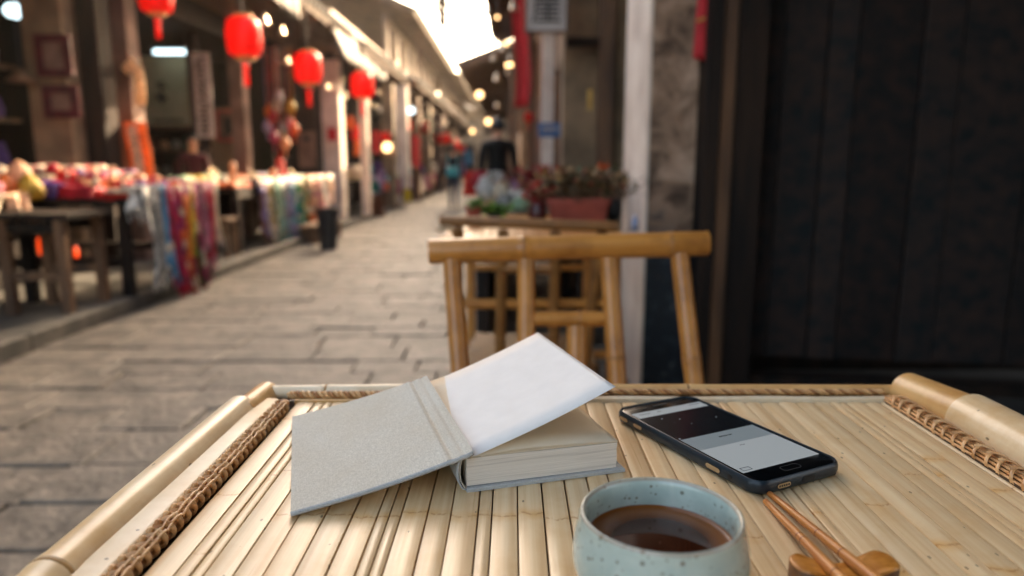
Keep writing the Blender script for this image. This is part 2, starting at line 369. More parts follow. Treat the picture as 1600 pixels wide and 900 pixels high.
    def mesh(s, name, mats, smooth=False):
        me = bpy.data.meshes.new(name); me.from_pydata(s.v, [], s.f)
        for m in (mats if isinstance(mats, (list, tuple)) else [mats]): me.materials.append(m)
        for p, mi in zip(me.polygons, s.mi):
            p.material_index = mi; p.use_smooth = bool(smooth)
        if smooth and smooth is not True:
            try: me.set_sharp_from_angle(angle=R(smooth))
            except Exception: pass
        me.update(); return me
    def build(s, name, mats, parent=None, smooth=False, loc=None, rot=None, label=None):
        return link(name, s.mesh(name, mats, smooth), parent, loc, rot, label)

def link(name, me, parent=None, loc=None, rot=None, label=None):
    o = bpy.data.objects.new(name, me); C.objects.link(o)
    if parent: o.parent = parent
    if loc is not None: o.location = loc
    if rot is not None: o.rotation_euler = rot
    if label: o['label'] = label
    return o
def tag(o, label=None, cat=None, group=None, kind=None):
    if label: o['label'] = label
    if cat: o['category'] = cat
    if group: o['group'] = group
    if kind: o['kind'] = kind
    return o
def thing(name, label, cat, loc=(0, 0, 0), rz=0, group=None):
    o = bpy.data.objects.new(name, None); C.objects.link(o); o.location = loc; o.rotation_euler = (0, 0, rz); o.empty_display_size = .1
    return tag(o, label, cat, group)
def struct(name, mb, mat, smooth=False): return tag(mb.build(name, mat, None, smooth), kind='structure')
def kids(o): return [c for c in C.objects if c.parent == o]
def copy_tree(o, loc, rz=None, label=None, scale=None):
    def rec(a, par):
        c = a.copy(); C.objects.link(c); c.parent = par
        for ch in ktree.get(a.name, []): rec(ch, c)
        return c
    ktree = {}
    for c in list(C.objects):
        if c.parent: ktree.setdefault(c.parent.name, []).append(c)
    r = rec(o, None); r.location = loc
    if rz is not None: r.rotation_euler = (0, 0, rz)
    if scale: r.scale = (scale,) * 3 if not hasattr(scale, '__len__') else scale
    if label: r['label'] = label
    return r
def rz(a): return Matrix.Rotation(a, 3, 'Z')

# ------------------------------------------------------------------ ground and street
base = MB(); base.grid(lambda u, v: (-40 + 80 * u, -20 + 420 * v, -.03), 4, 10)
struct('ground', base, M['joint'])
KX = -2.58                                                           # kerb line on the left
st = MB(); st.b2(KX - .02, 1.6, -2.5, 48, -.029, -.012)
street = struct('street', st, M['joint'])
y = .75; cnt = 0; row = 0
far = MB()
while y < 47:
    dpt = rnd.uniform(.19, .33) if y < 12 else rnd.uniform(.3, .5)
    x = KX + .01; row += 1
    while x < 1.55:
        wd = rnd.uniform(.28, .74)
        if x + wd > 1.3: wd = 1.56 - x
        cx, cy = x + wd / 2, y + dpt / 2; hgt = rnd.uniform(-.004, .006); tz = R(rnd.uniform(-.5, .5))
        visible = abs(cx) / max(cy, .1) < 1.05 and not (cx > .75 and cy < 3)
        if y < 10.5 and visible and cnt < 296:
            m = MB(); m.bevbox((0, 0, -.02), (wd - .009, dpt - .010, .06), .005, rz(tz), j=.004)
            m.build('paving_stone', M['stone'], street, loc=(cx, cy, hgt), rot=(R(rnd.uniform(-.35, .35)), R(rnd.uniform(-.3, .3)), 0)); cnt += 1
        else:
            far.bevbox((cx, cy, -.02 + hgt), (wd - .009, dpt - .010, .06), .005, rz(tz))
        x += wd
    y += dpt
f_ = far.build('far_paving', M['stone'], street); f_['kind'] = 'stuff'
sw = MB(); sw.b2(-7, KX - .17, -2.5, 48, -.02, .09)
side = struct('left_pavement', sw, M['kerbstone'])
y = -1.0
while y < 24:
    L = rnd.uniform(.8, 1.3); m = MB(); m.bevbox((0, 0, 0), (.17, L - .012, .14), .012, j=.004)
    m.build('kerb_stone', M['kerbstone'], side, loc=(KX - .085, y + L / 2, .032 + rnd.uniform(-.003, .003))); y += L
m = MB(); m.b2(KX - .17, KX, y, 48, -.02, .1); m.build('far_kerb', M['kerbstone'], side)

# ------------------------------------------------------------------ houses
def roof(par, xe, ze, xr, zr, y0, y1, tile=.19, pale=False):
    """sloping roof from eave (xe,ze) up to ridge (xr,zr); boards, rafters, fascia and tile rows"""
    sx = 1 if xr > xe else -1; L = math.hypot(xr - xe, zr - ze); ang = math.atan2(zr - ze, abs(xr - xe))
    dx, dz = (xr - xe) / L, (zr - ze) / L; nx, nz = -dz * sx, abs(dx)
    m = MB(); m.slab(lambda u, v: (xe + dx * L * u, y0 + (y1 - y0) * v, ze + dz * L * u), 1, 1, (nx, 0, nz), .03)
    m.build('roof_boards', M['wood_mid'], par)
    n = max(2, int((y1 - y0) / .42)); rm = MB(); Lr = L
    rot = Matrix.Rotation(-math.atan2(dz, dx), 3, 'Y')
    rm.box((0, 0, 0), (Lr, .07, .09)); me = rm.mesh('rafter', M['wood_warm'])
    for i in range(n + 1):
        yy = y0 + .05 + (y1 - y0 - .1) * i / n
        cx, cz = xe + dx * L / 2, ze + dz * L / 2
        o = link('rafter', me, par, (cx - nx * .078 - dx * .0, yy, cz - nz * .078), (0, -math.atan2(dz, dx), 0))
    m = MB(); m.b2(xe - sx * .03, xe + sx * .0, y0, y1, ze - .09, ze + .03); m.build('fascia', M['wood_warm'], par)
    tm = MB(); nt_ = 7
    def prof(u, v):
        a = math.pi * u; return (-L / 2 + L * v - .06 * (1 - v), -math.cos(a) * .055, .02 + math.sin(a) * .05)
    tm.slab(prof, 6, 1, (0, 0, 1), .012); tm.lathe([(.001, 0), (.055, .0), (.055, .015), (.001, .015)], 8, (0, 0, 0))
    # round end disc of each row at the eave
    k0 = len(tm.v) - 32
    for i in range(k0, len(tm.v)):
        px_, py_, pz_ = tm.v[i]; tm.v[i] = (-L / 2 - .065 - pz_, py_, px_ + .025)
    me = tm.mesh('tile_row', M['tile_grey'], smooth=40)
    k = int((y1 - y0) / tile)
    for i in range(k):
        yy = y0 + tile * (i + .5)
        link('tile_row', me, par, (xe + dx * L / 2 + nx * .01, yy, ze + dz * L / 2 + nz * .01), (0, -math.atan2(dz, dx), 0) if sx > 0 else (0, -math.atan2(dz, -dx), math.pi))

def wall_boards(par, x, y0, y1, z0, z1, mat, step=.28, th=.04):
    yy = y0
    while yy < y1 - .05:
        w_ = min(step * rnd.uniform(.85, 1.15), y1 - yy); m = MB(); m.bevbox((0, 0, 0), (w_ - .012, z1 - z0, th), .006)
        m.build('wall_board', mat, par, loc=(x + rnd.uniform(-.006, .006), yy + w_ / 2, (z0 + z1) / 2), rot=(R(90), 0, R(90) if x < 0 else R(-90))); yy += w_

def left_house(label, y0, y1, eave, ridge, posts, upper=None, back='plaster_beige', lintel=2.5, wallx=-3.55):
    t = thing('shop_house', label, 'house', (-5, (y0 + y1) / 2, 0)); o = Vector(t.location)
    def B(name, x0, x1, a, b, z0, z1, mat, lb=None):
        m = MB(); m.b2(x0 - o.x, x1 - o.x, a - o.y, b - o.y, z0, z1); return m.build(name, mat, t, label=lb)
    B('back_wall', -6.4, -6.2, y0, y1, .09, ridge[1] - .1, M[back])
    B('side_wall', -6.2, wallx - .35, y1 - .12, y1 - .001, .09, lintel + .25, M['wood_dark'])
    B('lintel', wallx - .1, wallx + .06, y0, y1, lintel, lintel + .26, M['wood_dark'])
    B('upper_wall', wallx - .08, wallx + .04, y0, y1, lintel + .26, (upper or (0, ridge[1] - .55))[1] - .05 if upper else ridge[1] - .75, M['wood_mid'])
    B('ceiling', -6.2, wallx - .1, y0 + .01, y1 - .13, lintel + .1, lintel + .16, M['wood_dark'])
    for (px, yy, wd, mat, top) in posts:
        X = (px - 800) / F * yy
        B('post', X - wd / 2, X + wd / 2, yy, yy + min(wd, .3), .09, top, M[mat])
    def gz(X): return eave[1] + (ridge[1] - eave[1]) * (X - eave[0]) / (ridge[0] - eave[0]) - .15
    for gy in (y0 + .002, y1 - .13):
        g_ = MB(); xs_ = [wallx - .1, max(-6.19, ridge[0])]
        P_ = [(xs_[0], lintel + .1), (xs_[0], gz(xs_[0])), (xs_[1], gz(xs_[1])), (xs_[1], lintel + .1)]
        vs_ = [(a - o.x, gy - o.y, b) for a, b in P_] + [(a - o.x, gy + .1 - o.y, b) for a, b in P_]
        g_.add(vs_, [(0, 1, 2, 3), (7, 6, 5, 4), (0, 4, 5, 1), (1, 5, 6, 2), (2, 6, 7, 3), (3, 7, 4, 0)]); g_.build('gable_wall', M['wood_mid'], t)
    # roofs are built in house coordinates
    def rf(xe, ze, xr, zr, a, b): roof(t, xe - o.x, ze, xr - o.x, zr, a - o.y, b - o.y)
    rf(eave[0], eave[1], ridge[0], ridge[1], y0, y1)
    if upper:
        rf(upper[0], upper[1], -6.2, upper[1] + .42 * (-(upper[0]) + 0) * .0 + (upper[1] and (6.2 + upper[0]) * .42), y0, y1)
        n = int((y1 - y0) / 1.5)
        for i in range(n):
            yy = y0 + (y1 - y0) * (i + .5) / n - o.y
            f = MB(); f.b2(wallx + .04 - o.x, wallx + .075 - o.x, yy - .4, yy + .4, 3.35, 4.15); fo = f.build('window', M['wood_dark'], t)
            for k in range(4):
                q = MB(); q.b2(wallx + .0755 - o.x, wallx + .1 - o.x, yy - .38 + k * .19 + .01, yy - .38 + k * .19 + .03, 3.37, 4.13); q.build('lattice_bar', M['wood_warm'], fo)
            q = MB(); q.b2(wallx + .04 - o.x, wallx + .14 - o.x, yy - .46, yy + .46, 3.29, 3.345); q.build('sill', M['wood_warm'], fo)
    return t
left_house('nearest dark timber shop on the left behind the long scarf stall', -1.5, 6.95, (-2.62, 3.02), (-5.6, 4.35),
    [(98, 6.0, .32, 'plaster_beige', 2.5), (160, 6.2, .22, 'wood_dark', 2.5), (208, 6.72, .2, 'plaster_pink', 2.5), (-160, 5.0, .3, 'wood_dark', 2.5)])
left_house('second shop on the left with open front and pale posters inside', 7.0, 11.95, (-2.62, 3.02), (-5.6, 4.35),
    [(383, 9.0, .17, 'plaster_pink', 2.4), (318, 8.6, .12, 'wood_dark', 2.5), (478, 11.3, .5, 'wood_dark', 2.5), (522, 11.6, .33, 'plaster_white', 2.6)], back='wood_dark')
left_house('third shop on the left with grey slim post at the kerb', 12.0, 16.95, (-2.45, 2.9), (-5.2, 4.2),
    [(573, 12.5, .13, 'plaster_white', 2.75), (610, 15.0, .25, 'plaster_beige', 2.6), (632, 16.2, .24, 'plaster_white', 2.7)], wallx=-2.95)
left_house('two storey house on the left with white upper wall and projecting eave', 17.0, 27.95, (-2.2, 2.85), (-3.3, 3.3),
    [(668, 20, .26, 'plaster_beige', 2.6), (688, 24, .3, 'plaster_pink', 2.6), (652, 17.6, .2, 'wood_mid', 2.6)], upper=(-2.25, 4.45), wallx=-2.9)
left_house('distant two storey house on the left near the end of the lane', 28.0, 44, (-2.1, 2.8), (-3.1, 3.2),
    [(706, 30, .3, 'plaster_beige', 2.6), (716, 35, .3, 'plaster_pink', 2.6)], upper=(-2.0, 4.3), wallx=-2.7)

def right_house(label, y0, y1, eave, ridge, wallx, mat, openings=(), posts=()):
    t = thing('shop_house', label, 'house', (3, (y0 + y1) / 2, 0)); o = Vector(t.location)
    def B(name, x0, x1, a, b, z0, z1, m_):
        m = MB(); m.b2(x0 - o.x, x1 - o.x, a - o.y, b - o.y, z0, z1); return m.build(name, m_, t)
    ys = y0
    zt = eave[1] + (ridge[1] - eave[1]) * (wallx - eave[0]) / (ridge[0] - eave[0]) - .14
    for (a, b) in list(openings) + [(y1, y1)]:
        if a > ys: B('wall', wallx, wallx + .2, ys, a, 0, 2.4, mat)
        if b > a:
            B('added_dark_partition', wallx + .2, 5, b + .02, b + .1, 0, zt, M['wood_dark'])  # dark wall added so the doorway interior stays dark
            B('door_recess', wallx + .5, wallx + .55, a, b, 0, 2.4, M['wood_dark'])
            B('door_frame', wallx - .02, wallx + .08, a, a + .08, 0, 2.4, M['wood_mid']); B('door_frame', wallx - .02, wallx + .08, b - .08, b, 0, 2.4, M['wood_mid'])
        ys = b
    B('upper_wall', wallx + .01, wallx + .19, y0, y1, 2.4, zt, M['wood_mid'])
    B('end_wall', wallx + .2, 5, y1 - .15, y1 - .01, 0, zt, M['brick_grey'])
    for (X, yy, wd, mt, top) in posts: B('post', X - wd / 2, X + wd / 2, yy, yy + wd, 0, top, M[mt])
    roof(t, eave[0] - o.x, eave[1], ridge[0] - o.x, ridge[1], y0 - o.y, y1 - o.y)
    return t
right_house('tall shop on the right beyond the weathered pillar with dark doorway', 3.75, 15.2, (-.33, 3.5), (3.4, 4.9), .66, M['plaster_beige'],
    [(3.9, 5.4), (7.2, 8.6), (10, 11.5)], posts=[(.52, 5.6, .26, 'plaster_beige', 3.6), (.42, 8.6, .14, 'plaster_white', 3.6), (.3, 12.2, .14, 'wood_mid', 3.6)])
right_house('right hand house whose roof reaches far across the lane', 16, 23, (-1.15, 3.12), (3.0, 4.65), .55, M['plaster_pink'], [(17, 18.2), (20, 21.5)],
    posts=[(.0, 16.2, .14, 'wood_mid', 3.4)])
right_house('far right hand house with low brown eaves', 24.6, 33, (-1.25, 3.3), (3.0, 4.8), .4, M['plaster_beige'], [(26, 28)])
right_house('last house on the right before the lane ends', 34.6, 44, (-1.35, 3.4), (3.0, 4.9), .3, M['plaster_white'], [(36, 38)])
# house closing the lane
t = thing('lane_end_house', 'pale house closing the far end of the lane', 'house', (0, 48.5, 0))
m = MB(); m.b2(-7, 7, -.2, .2, 0, 4.6); m.build('wall', M['plaster_beige'], t)
for k in range(7):
    f = MB(); f.b2(-4.6 + k * 1.4, -3.9 + k * 1.4, -.26, -.21, 2.9, 3.9); fo = f.build('window', M['wood_dark'], t)
    for q in range(3):
        s_ = MB(); s_.b2(-4.55 + k * 1.4 + q * .22, -4.51 + k * 1.4 + q * .22, -.3, -.262, 2.92, 3.88); s_.build('lattice_bar', M['wood_warm'], fo)
for k in range(4):
    f = MB(); f.b2(-3.6 + k * 1.9, -2.5 + k * 1.9, -.25, -.21, 0.01, 2.2); f.build('door', M['wood_dark'], t)
m = MB(); m.slab(lambda u, v: (-7.2 + 14.4 * u, -.9 + 3 * v, 4.5 + 1.1 * v), 1, 1, (0, -.3, 1), .08); m.build('roof', M['tile_grey'], t)

# ------------------------------------------------------------------ our building on the right: pillar, frames, plank doors
t = thing('tea_house_front', 'dark timber tea house front of vertical plank doors on the right', 'house', (1.4, 2.8, 0)); o = Vector(t.location)
def BX(name, x0, x1, a, b, z0, z1, mat, lb=None):
    m = MB(); m.b2(x0 - o.x, x1 - o.x, a - o.y, b - o.y, z0, z1); return m.build(name, mat, t, label=lb)
BX('floor', .62, 4.2, -2, 3.1, -.01, .08, M['kerbstone'])
ang = -.14
wallrot = rz(ang)
planks = [.085, .165, .11, .235, .14, .27, .125, .22, .19, .2]
xx = .98
for i, wd in enumerate(planks):
    c = Vector((xx + wd / 2 - .98, 0, 0)); c = wallrot @ c
    m = MB(); m.bevbox((0, 0, 0), (wd - .005, 3.2, .045), .004); d_ = .006 * (i % 2)
    m.build('door_plank', M['door_plank'], t, loc=(.98 + c.x - o.x, 2.92 + c.y + d_ - o.y, 1.8), rot=(R(90), 0, ang)); xx += wd
for k, (s0, th) in enumerate(((.005, .016),)):
    c = wallrot @ Vector((s0, -.035, 0)); m = MB(); m.bevbox((0, 0, 0), (th, 3.2, .03), .006)
    m.build('door_stile', M['door_edge' if k == 0 else 'wood_dark'], t, loc=(.98 + c.x - o.x, 2.92 + c.y - o.y, 1.8), rot=(R(90), 0, ang))
for zz in (.09, 3.3):
    c = wallrot @ Vector((.86, -.03, 0)); m = MB(); m.box((0, 0, 0), (1.78, .10, .08), rz(ang))
    m.build('door_rail', M['wood_dark'], t, loc=(.98 + c.x - o.x, 2.92 + c.y - o.y, zz))
BX('backing_wall', .9, 4.2, 3.12, 3.2, .0, 3.45, M['wood_dark'])
c = wallrot @ Vector((1.74, 0, 0)); cx, cy = .98 + c.x, 2.92 + c.y
BX('corner_post', cx, cx + .14, cy - .1, cy + .04, .08, 3.4, M['wood_mid'])
for i in range(8):
    BX('side_board', cx + .15 + (i % 2) * .01, cx + .2, cy - .1 - (i + 1) * .3 + .006, cy - .1 - i * .3 - .006, .08, 3.4, M['door_plank'])
for i, (a, wd, dep) in enumerate(((.742, .05, .08), (.797, .055, .0), (.858, .10, .10))):
    BX('door_jamb', a, a + wd, 2.8 - dep * .3, 2.98, .0, 3.6, M['wood_dark' if i != 1 else 'wood_mid'])
BX('ceiling', .8, 4.2, -2, 3.1, 3.4, 3.46, M['wood_dark'])
roof(t, -.33 - o.x, 3.5, 3.4 - o.x, 4.9, -2.2 - o.y, 3.74 - o.y)
BX('rear_wall', -.2, 4.2, -2.2, -2.1, 0, 3.4, M['wood_dark'])
# weathered pillar
p = thing('plaster_pillar', 'weathered plaster pillar with white street side beside the plank doors', 'pillar', (.642, 3.185, 0))
m = MB(); m.bevbox((0, 0, 1.8), (.185, .58, 3.6), .01); po = m.build('shaft', M['pillar_old'], p)
m = MB(); m.b2(-.105, -.0935, -.291, .29, 0.01, 3.6); m.build('whitewashed_side', M['plaster_white'], p)
# red paper strip
t2 = thing('red_paper_strip', 'narrow red paper strip hanging on the dark door frame at the top', 'paper strip', (.735, 2.855, 1.40))
m = MB()
def rs(u, v): return (-.036 + .072 * u + .02 * v, .006 * math.sin(v * 7) - .01 * math.sin(u * 3), 0.0 + .6 * v + (.02 * (1 - u) if v < .01 else 0) - .02)
m.slab(rs, 4, 14, (0, -1, 0), .0025); m.build('paper', M['red_cloth'], t2, True)
m = MB(); m.slab(lambda u, v: (-.03 + .064 * u + .002, -.004, .13 + .012 * v + .02 * u), 2, 1, (0, -1, 0), .002); m.build('gold_band', M['gold_paint'], t2)

# ------------------------------------------------------------------ front bamboo table
TZ = .785
tb = thing('bamboo_table', 'pale slatted bamboo table in the foreground with rattan bound edges', 'table', (0, .33, 0))
TY = .33
def slat_profile(wd):
    us = [-.965, -.8, -.5, -.2, .2, .5, .8, .965]
    return [(-wd / 2, -.0020)] + [(u * wd / 2, -.00085 * u * u) for u in us] + [(wd / 2, -.0020)]
x = -.1968; i = 0; r2 = random.Random(3)
while x < .337:
    wd = r2.choice([.0148, .0155, .0162, .0158, .0170]) if r2.random() > .22 else r2.choice([.0072, .0085])
    if x + wd > .341: wd = .341 - x
    pr = slat_profile(wd - .0007 - (.0005 if r2.random() < .25 else 0)); m = MB(); ny = 14; Y0, Y1 = .02, .6215
    ph = r2.uniform(0, 9); vs = []
    for j in range(ny + 1):
        yy = Y0 + (Y1 - Y0) * j / ny; k = 1 + .008 * math.sin(yy * 17 + ph)
        sh = .0001 * math.sin(yy * 11 + ph * 2)
        for (a, b) in pr: vs.append((a * k + sh, yy - TY, b + .00015 * math.sin(yy * 9 + ph)))
    q = len(pr); K = (ny + 1) * q
    vs += [(v[0], v[1], -.005) for v in vs]
    fs = []
    for j in range(ny):
        for k in range(q - 1): fs.append((j * q + k, j * q + k + 1, (j + 1) * q + k + 1, (j + 1) * q + k))
        fs.append((j * q, (j + 1) * q, K + (j + 1) * q, K + j * q)); fs.append((j * q + q - 1, K + j * q + q - 1, K + (j + 1) * q + q - 1, (j + 1) * q + q - 1))
    for e in (0, ny):
        for k in range(q - 1):
            f = (e * q + k, e * q + k + 1, K + e * q + k + 1, K + e * q + k); fs.append(f if e else f[::-1])
    m.add(vs, fs)
    so_ = m.build('slat', M['slat'], tb, smooth=35, loc=(x + wd / 2, 0, TZ + r2.uniform(-.0003, .0004)), rot=(0, R(r2.uniform(-.4, .4)), 0))
    # colour carries where the two growth rings of this slat lie
    grp = .409 - TY if -.16 < x < .12 else r2.uniform(.33, .5) - TY
    so_.color = (grp + r2.uniform(-.005, .005), r2.uniform(.22, .32) + (.26 if x > .05 else .0) - .0 - (.0 if x > .05 else .02), r2.uniform(.25, 1), 1)
    x += wd; i += 1
m = MB(); m.b2(-.236, .368, .02 - TY, .64 - TY, TZ - .009, TZ - .0055); m.build('gap_shade_board', M['shadow_gap'], tb)  # dark sheet closing the slat gaps, coloured as their shade

def pole(name, parent, a, b, r, mat, nodes=(), n=20, r_end=None, wob=0, seg=16, collar=.0, cap=None, nodemat=None):
    if mat in ('pole_chair', 'pole_old'): nodemat = M['rattan_dark']
    """bamboo culm from a to b with swollen growth rings at the given fractions"""
    a, b = Vector(a), Vector(b); L = (b - a).length; d = (b - a) / L
    fr = sorted(set([i / seg for i in range(seg + 1)] + [max(0, min(1, q + e / L)) for q in nodes for e in (-.012, -.005, -.002, -.0008, .0008, .002, .005, .012)]))
    pts, rad = [], []
    for f in fr:
        rr = r + ((r_end if r_end else r) - r) * f; e = min([abs(f - q) * L for q in nodes] or [1])
        if e < .0009: rr *= .955
        elif e < .0021: rr *= 1.055
        elif e < .0055: rr *= 1.045
        elif e < .0125: rr *= 1.0
        rr *= 1 + wob * math.sin(f * 9)
        pts.append((0, 0, f * L)); rad.append(rr)
    # hollow cut ends
    n_ = n; m = MB()
    prof = [(rad[0] * .6, .012), (rad[0] * .62, .0)] + [(q, z[2]) for q, z in zip(rad, pts)] + [(rad[-1] * .62, L), (rad[-1] * .6, L - .012)]
    m.lathe(prof, n_)
    me = m.mesh(name, M[mat], smooth=35)
    q = Vector((0, 0, 1)).rotation_difference(d)
    o_ = link(name, me, parent); o_.rotation_mode = 'QUATERNION'; o_.rotation_quaternion = q; o_.location = a
    pl = MB()
    for z in (.010, L - .0125): pl.lathe([(.0005, z), (rad[0] * .62, z), (rad[0] * .62, z + .002), (.0005, z + .002)], 12)
    pl.build('culm_wall', M['bamboo_node'], o_, True)
    for f in nodes:
        k = MB(); rr = r + ((r_end if r_end else r) - r) * f
        q_ = 2.0 if nodemat else 1.0; k.lathe([(rr * .96, f * L - .0012 * q_), (rr * 1.04, f * L - .0008 * q_), (rr * 1.04, f * L + .0008 * q_), (rr * .96, f * L + .0012 * q_)], n_); k.build('growth_ring', nodemat or M['bamboo_node'], o_, True)
    return o_
# side poles of the frame (table coordinates: y relative to TY)
pole('edge_pole', tb, (-.2455, -.02 - TY, TZ - .003), (-.2395, .600 - TY, TZ - .001), .0144, 'pole_pale', (.58,), n=28, wob=.015)
pole('edge_pole', tb, (-.2355, .594 - TY, TZ - .002), (-.2310, .645 - TY, TZ - .001), .0130, 'pole_gold', (), n=24)
pole('edge_pole', tb, (.383, -.02 - TY, TZ + .004), (.3805, .562 - TY, TZ + .006), .0215, 'pole_pale', (.55,), n=28, wob=.02)
pole('edge_pole', tb, (.3805, .557 - TY, TZ + .006), (.371, .640 - TY, TZ + .004), .0195, 'pole_gold', (), n=28, r_end=.018)
# pale flat strip between left pole and the binding
m = MB(); m.slab(lambda u, v: (-.2335 + .0215 * u, .0 - TY + .618 * v, TZ + .0040 + .001 * math.sin(math.pi * u)), 6, 8, (0, 0, 1), .007); m.build('edge_strip', M['pole_white'], tb, True)
m = MB(); m.slab(lambda u, v: (.357 + .010 * u, .0 - TY + .620 * v, TZ + .0035), 3, 6, (0, 0, 1), .006); m.build('edge_strip', M['pole_gold'], tb, True)
# back: bleached rail on the left, golden rail on the right, flat strip in front
pole('back_rail', tb, (-.226, .640 - TY, TZ + .003), (.02, .643 - TY, TZ + .005), .0066, 'pole_white', (.21,), n=18)
pole('back_rail', tb, (.0, .645 - TY, TZ + .0035), (.368, .642 - TY, TZ + .0035), .0062, 'pole_gold', (.45,), n=18)
m = MB(); m.slab(lambda u, v: (-.05 + .398 * u, .6225 - TY + .0085 * v, TZ + .0025 + .0008 * math.sin(math.pi * v) + .0003 * math.sin(u * 20)), 30, 5, (0, 0, 1), .008); m.build('back_strip', M['pole_white'], tb, 35)
m = MB(); m.slab(lambda u, v: (-.199 + .153 * u, .6225 - TY + .004 * v, TZ + .0012 + .0006 * math.sin(math.pi * v)), 12, 3, (0, 0, 1), .006); m.build('back_strip', M['pole_gold'], tb, 35)

# left binding: core, chain of wrapped loops with a knot on top
m = MB(); m.tube([(-.2062, .0 - TY, TZ + .0025), (-.2055, .3 - TY, TZ + .0025), (-.2045, .612 - TY, TZ + .0025)], .0044, 10, flat=.8); m.build('binding_core', M['rattan_dark'], tb, True)
def loop_mesh(kind):
    m = MB()
    if kind == 0:
        for (ph0, wd_, y0_, y1_, rr_) in ((0, .0023, -.0042, .0030, .0054), (1, .0019, .0010, -.0040, .0061)):
            pts = []
            for k in range(19):
                a = math.pi * (1.5 - 2.0 * k / 18); pts.append((math.cos(a) * rr_ * 1.06, y0_ + (y1_ - y0_) * k / 18 + (.0042 if ph0 else 0), math.sin(a) * rr_ * .80 + .0004))
            m.tube(pts, wd_, 8, flat=.5, up=(0, 1, 0))
        m.lathe([(.0001, -.0020), (.0017, -.0014), (.0024, 0), (.0017, .0015), (.0001, .0020)], 10, (-.0030, .0012, .0068))
        for q in (.0012, .0046): m.tube([(q, -.005, .0058 - abs(q) * .35), (q + .0005, 0, .0066 - abs(q) * .35), (q, .005, .0058 - abs(q) * .35)], .0010, 6)
    elif kind == 1:                                                   # right binding: broad oblique band over thin canes
        def band(u, v):
            a = math.pi * (1.02 - 1.04 * u); rr = .0088
            return (math.cos(a) * rr * 1.0, -.0075 + .0165 * u + .0036 * (v - .5), math.sin(a) * rr * .72 + .0006 * math.sin(math.pi * v))
        m.slab(band, 12, 3, (0, 0, 1), .0008)
        pts = []
        for k in range(7):
            a = math.pi * (.1 + .55 * k / 6); pts.append((math.cos(a) * .0092, -.0065 + .0075 * k / 6, math.sin(a) * .0070))
        m.tube(pts, .0010, 6)
    return m.mesh('rattan_loop', M['rattan'], smooth=60)
lm = loop_mesh(0); yy = .30
while yy < .606:
    xx = -.2062 + (.0017) * (yy / .612)
    lo_ = link('rattan_loop', lm, tb, (xx, yy - TY, TZ + .001), (R(r2.uniform(-5, 5)), R(r2.uniform(-6, 6)), R(r2.uniform(-10, 10)) + 0)); lo_.scale = (.9, 1.12, .92); yy += .0097 * r2.uniform(.93, 1.07)
lm = loop_mesh(1); yy = .36
for q in range(6):
    a = math.pi * (.12 + .76 * q / 5); xo, zo = math.cos(a) * .0078, math.sin(a) * .0050
    m = MB(); m.tube([(.3490 + xo, .0 - TY, TZ + zo), (.3490 + xo + .0006, .3 - TY, TZ + zo), (.3480 + xo, .625 - TY, TZ + zo)], .0013, 6, flat=.8); m.build('binding_cane', M['rattan'], tb, True)
m = MB(); m.b2(.3405, .357, -TY, .62 - TY, TZ - .006, TZ + .002); m.build('binding_bed', M['shadow_gap'], tb)  # same painted gap shade beneath the canes
while yy < .622:
    link('rattan_loop', lm, tb, (.3487, yy - TY, TZ + .0015), (0, R(r2.uniform(-4, 4)), R(r2.uniform(-5, 5)))); yy += .0125 * r2.uniform(.92, 1.08)
# back binding: twisted rope
def rope(x0, x1, yb, zb, rr, tw, name='twisted_cord'):
    for ph in (0, 2.1, 4.2):
        n = int((x1 - x0) / .0012); pts = []
        for k in range(n + 1):
            xx = x0 + (x1 - x0) * k / n; a = ph + (xx - x0) * tw
            pts.append((xx, yb + math.cos(a) * rr, zb + math.sin(a) * rr))
        m = MB(); m.tube(pts, rr * .78, 6, up=(0, 0, 1)); m.build(name, M['rattan' if ph < 3 else 'rattan_dark'], tb, True)
rope(-.207, -.03, .6305 - TY, TZ + .0035, .0024, 420)
rope(-.03, .346, .6345 - TY, TZ + .0052, .0017, 460)
for sx in (-.235, .37):
    for sy in (.0, .60): pole('leg', tb, (sx, sy - TY, .0), (sx, sy - TY, TZ - .022), .018, 'pole_chair', (.3, .7), n=14)
for a, b in (((-.235, .6), (.37, .6)), ((-.235, 0), (.37, 0)), ((-.235, 0), (-.235, .6)), ((.37, 0), (.37, .6))):
    pole('stretcher', tb, (a[0], a[1] - TY, .3), (b[0], b[1] - TY, .3), .012, 'pole_chair', (.4,), n=12)

# ------------------------------------------------------------------ book
BA = .29106; BL = Vector((-.0297, .4395, TZ)); D_ = .173; BW = .1145
bk = thing('open_book', 'open grey linen hardback lying on the slatted table', 'book', BL, BA)
def bx_(a, b, z): return (a, b, z)
# back board
m = MB(); m.bevbox((BW / 2, D_ / 2, .0015), (BW, D_, .0027), .0006); m.build('back_cover', M['linen_edge'], bk)
# spine: curved strip along the book's length
sp = [(.003, .0268), (-.0015, .0262), (-.0040, .0235), (-.0052, .019), (-.0056, .0135), (-.0048, .0080), (-.0025, .0035), (.002, .0012), (.009, .0008)]
def spf(off):
    def fn(u, v):
        k = u * (len(sp) - 1); i_ = min(int(k), len(sp) - 2); f = k - i_
        a = sp[i_][0] * (1 - f) + sp[i_ + 1][0] * f; z = sp[i_][1] * (1 - f) + sp[i_ + 1][1] * f
        return (a + off[0], D_ * v, z + off[1])
    return fn
m = MB(); m.slab(spf((0, 0)), 24, 2, (-1, 0, 0), -.0011); m.build('spine', M['linen_edge'], bk, 50)
m = MB(); m.slab(spf((.0014, 0)), 24, 2, (-1, 0, 0), -.0007)
for i_, v in enumerate(m.v): m.v[i_] = (v[0], .001 + v[1] * .988, v[2])
m.build('spine_lining', M['hinge'], bk, 50)
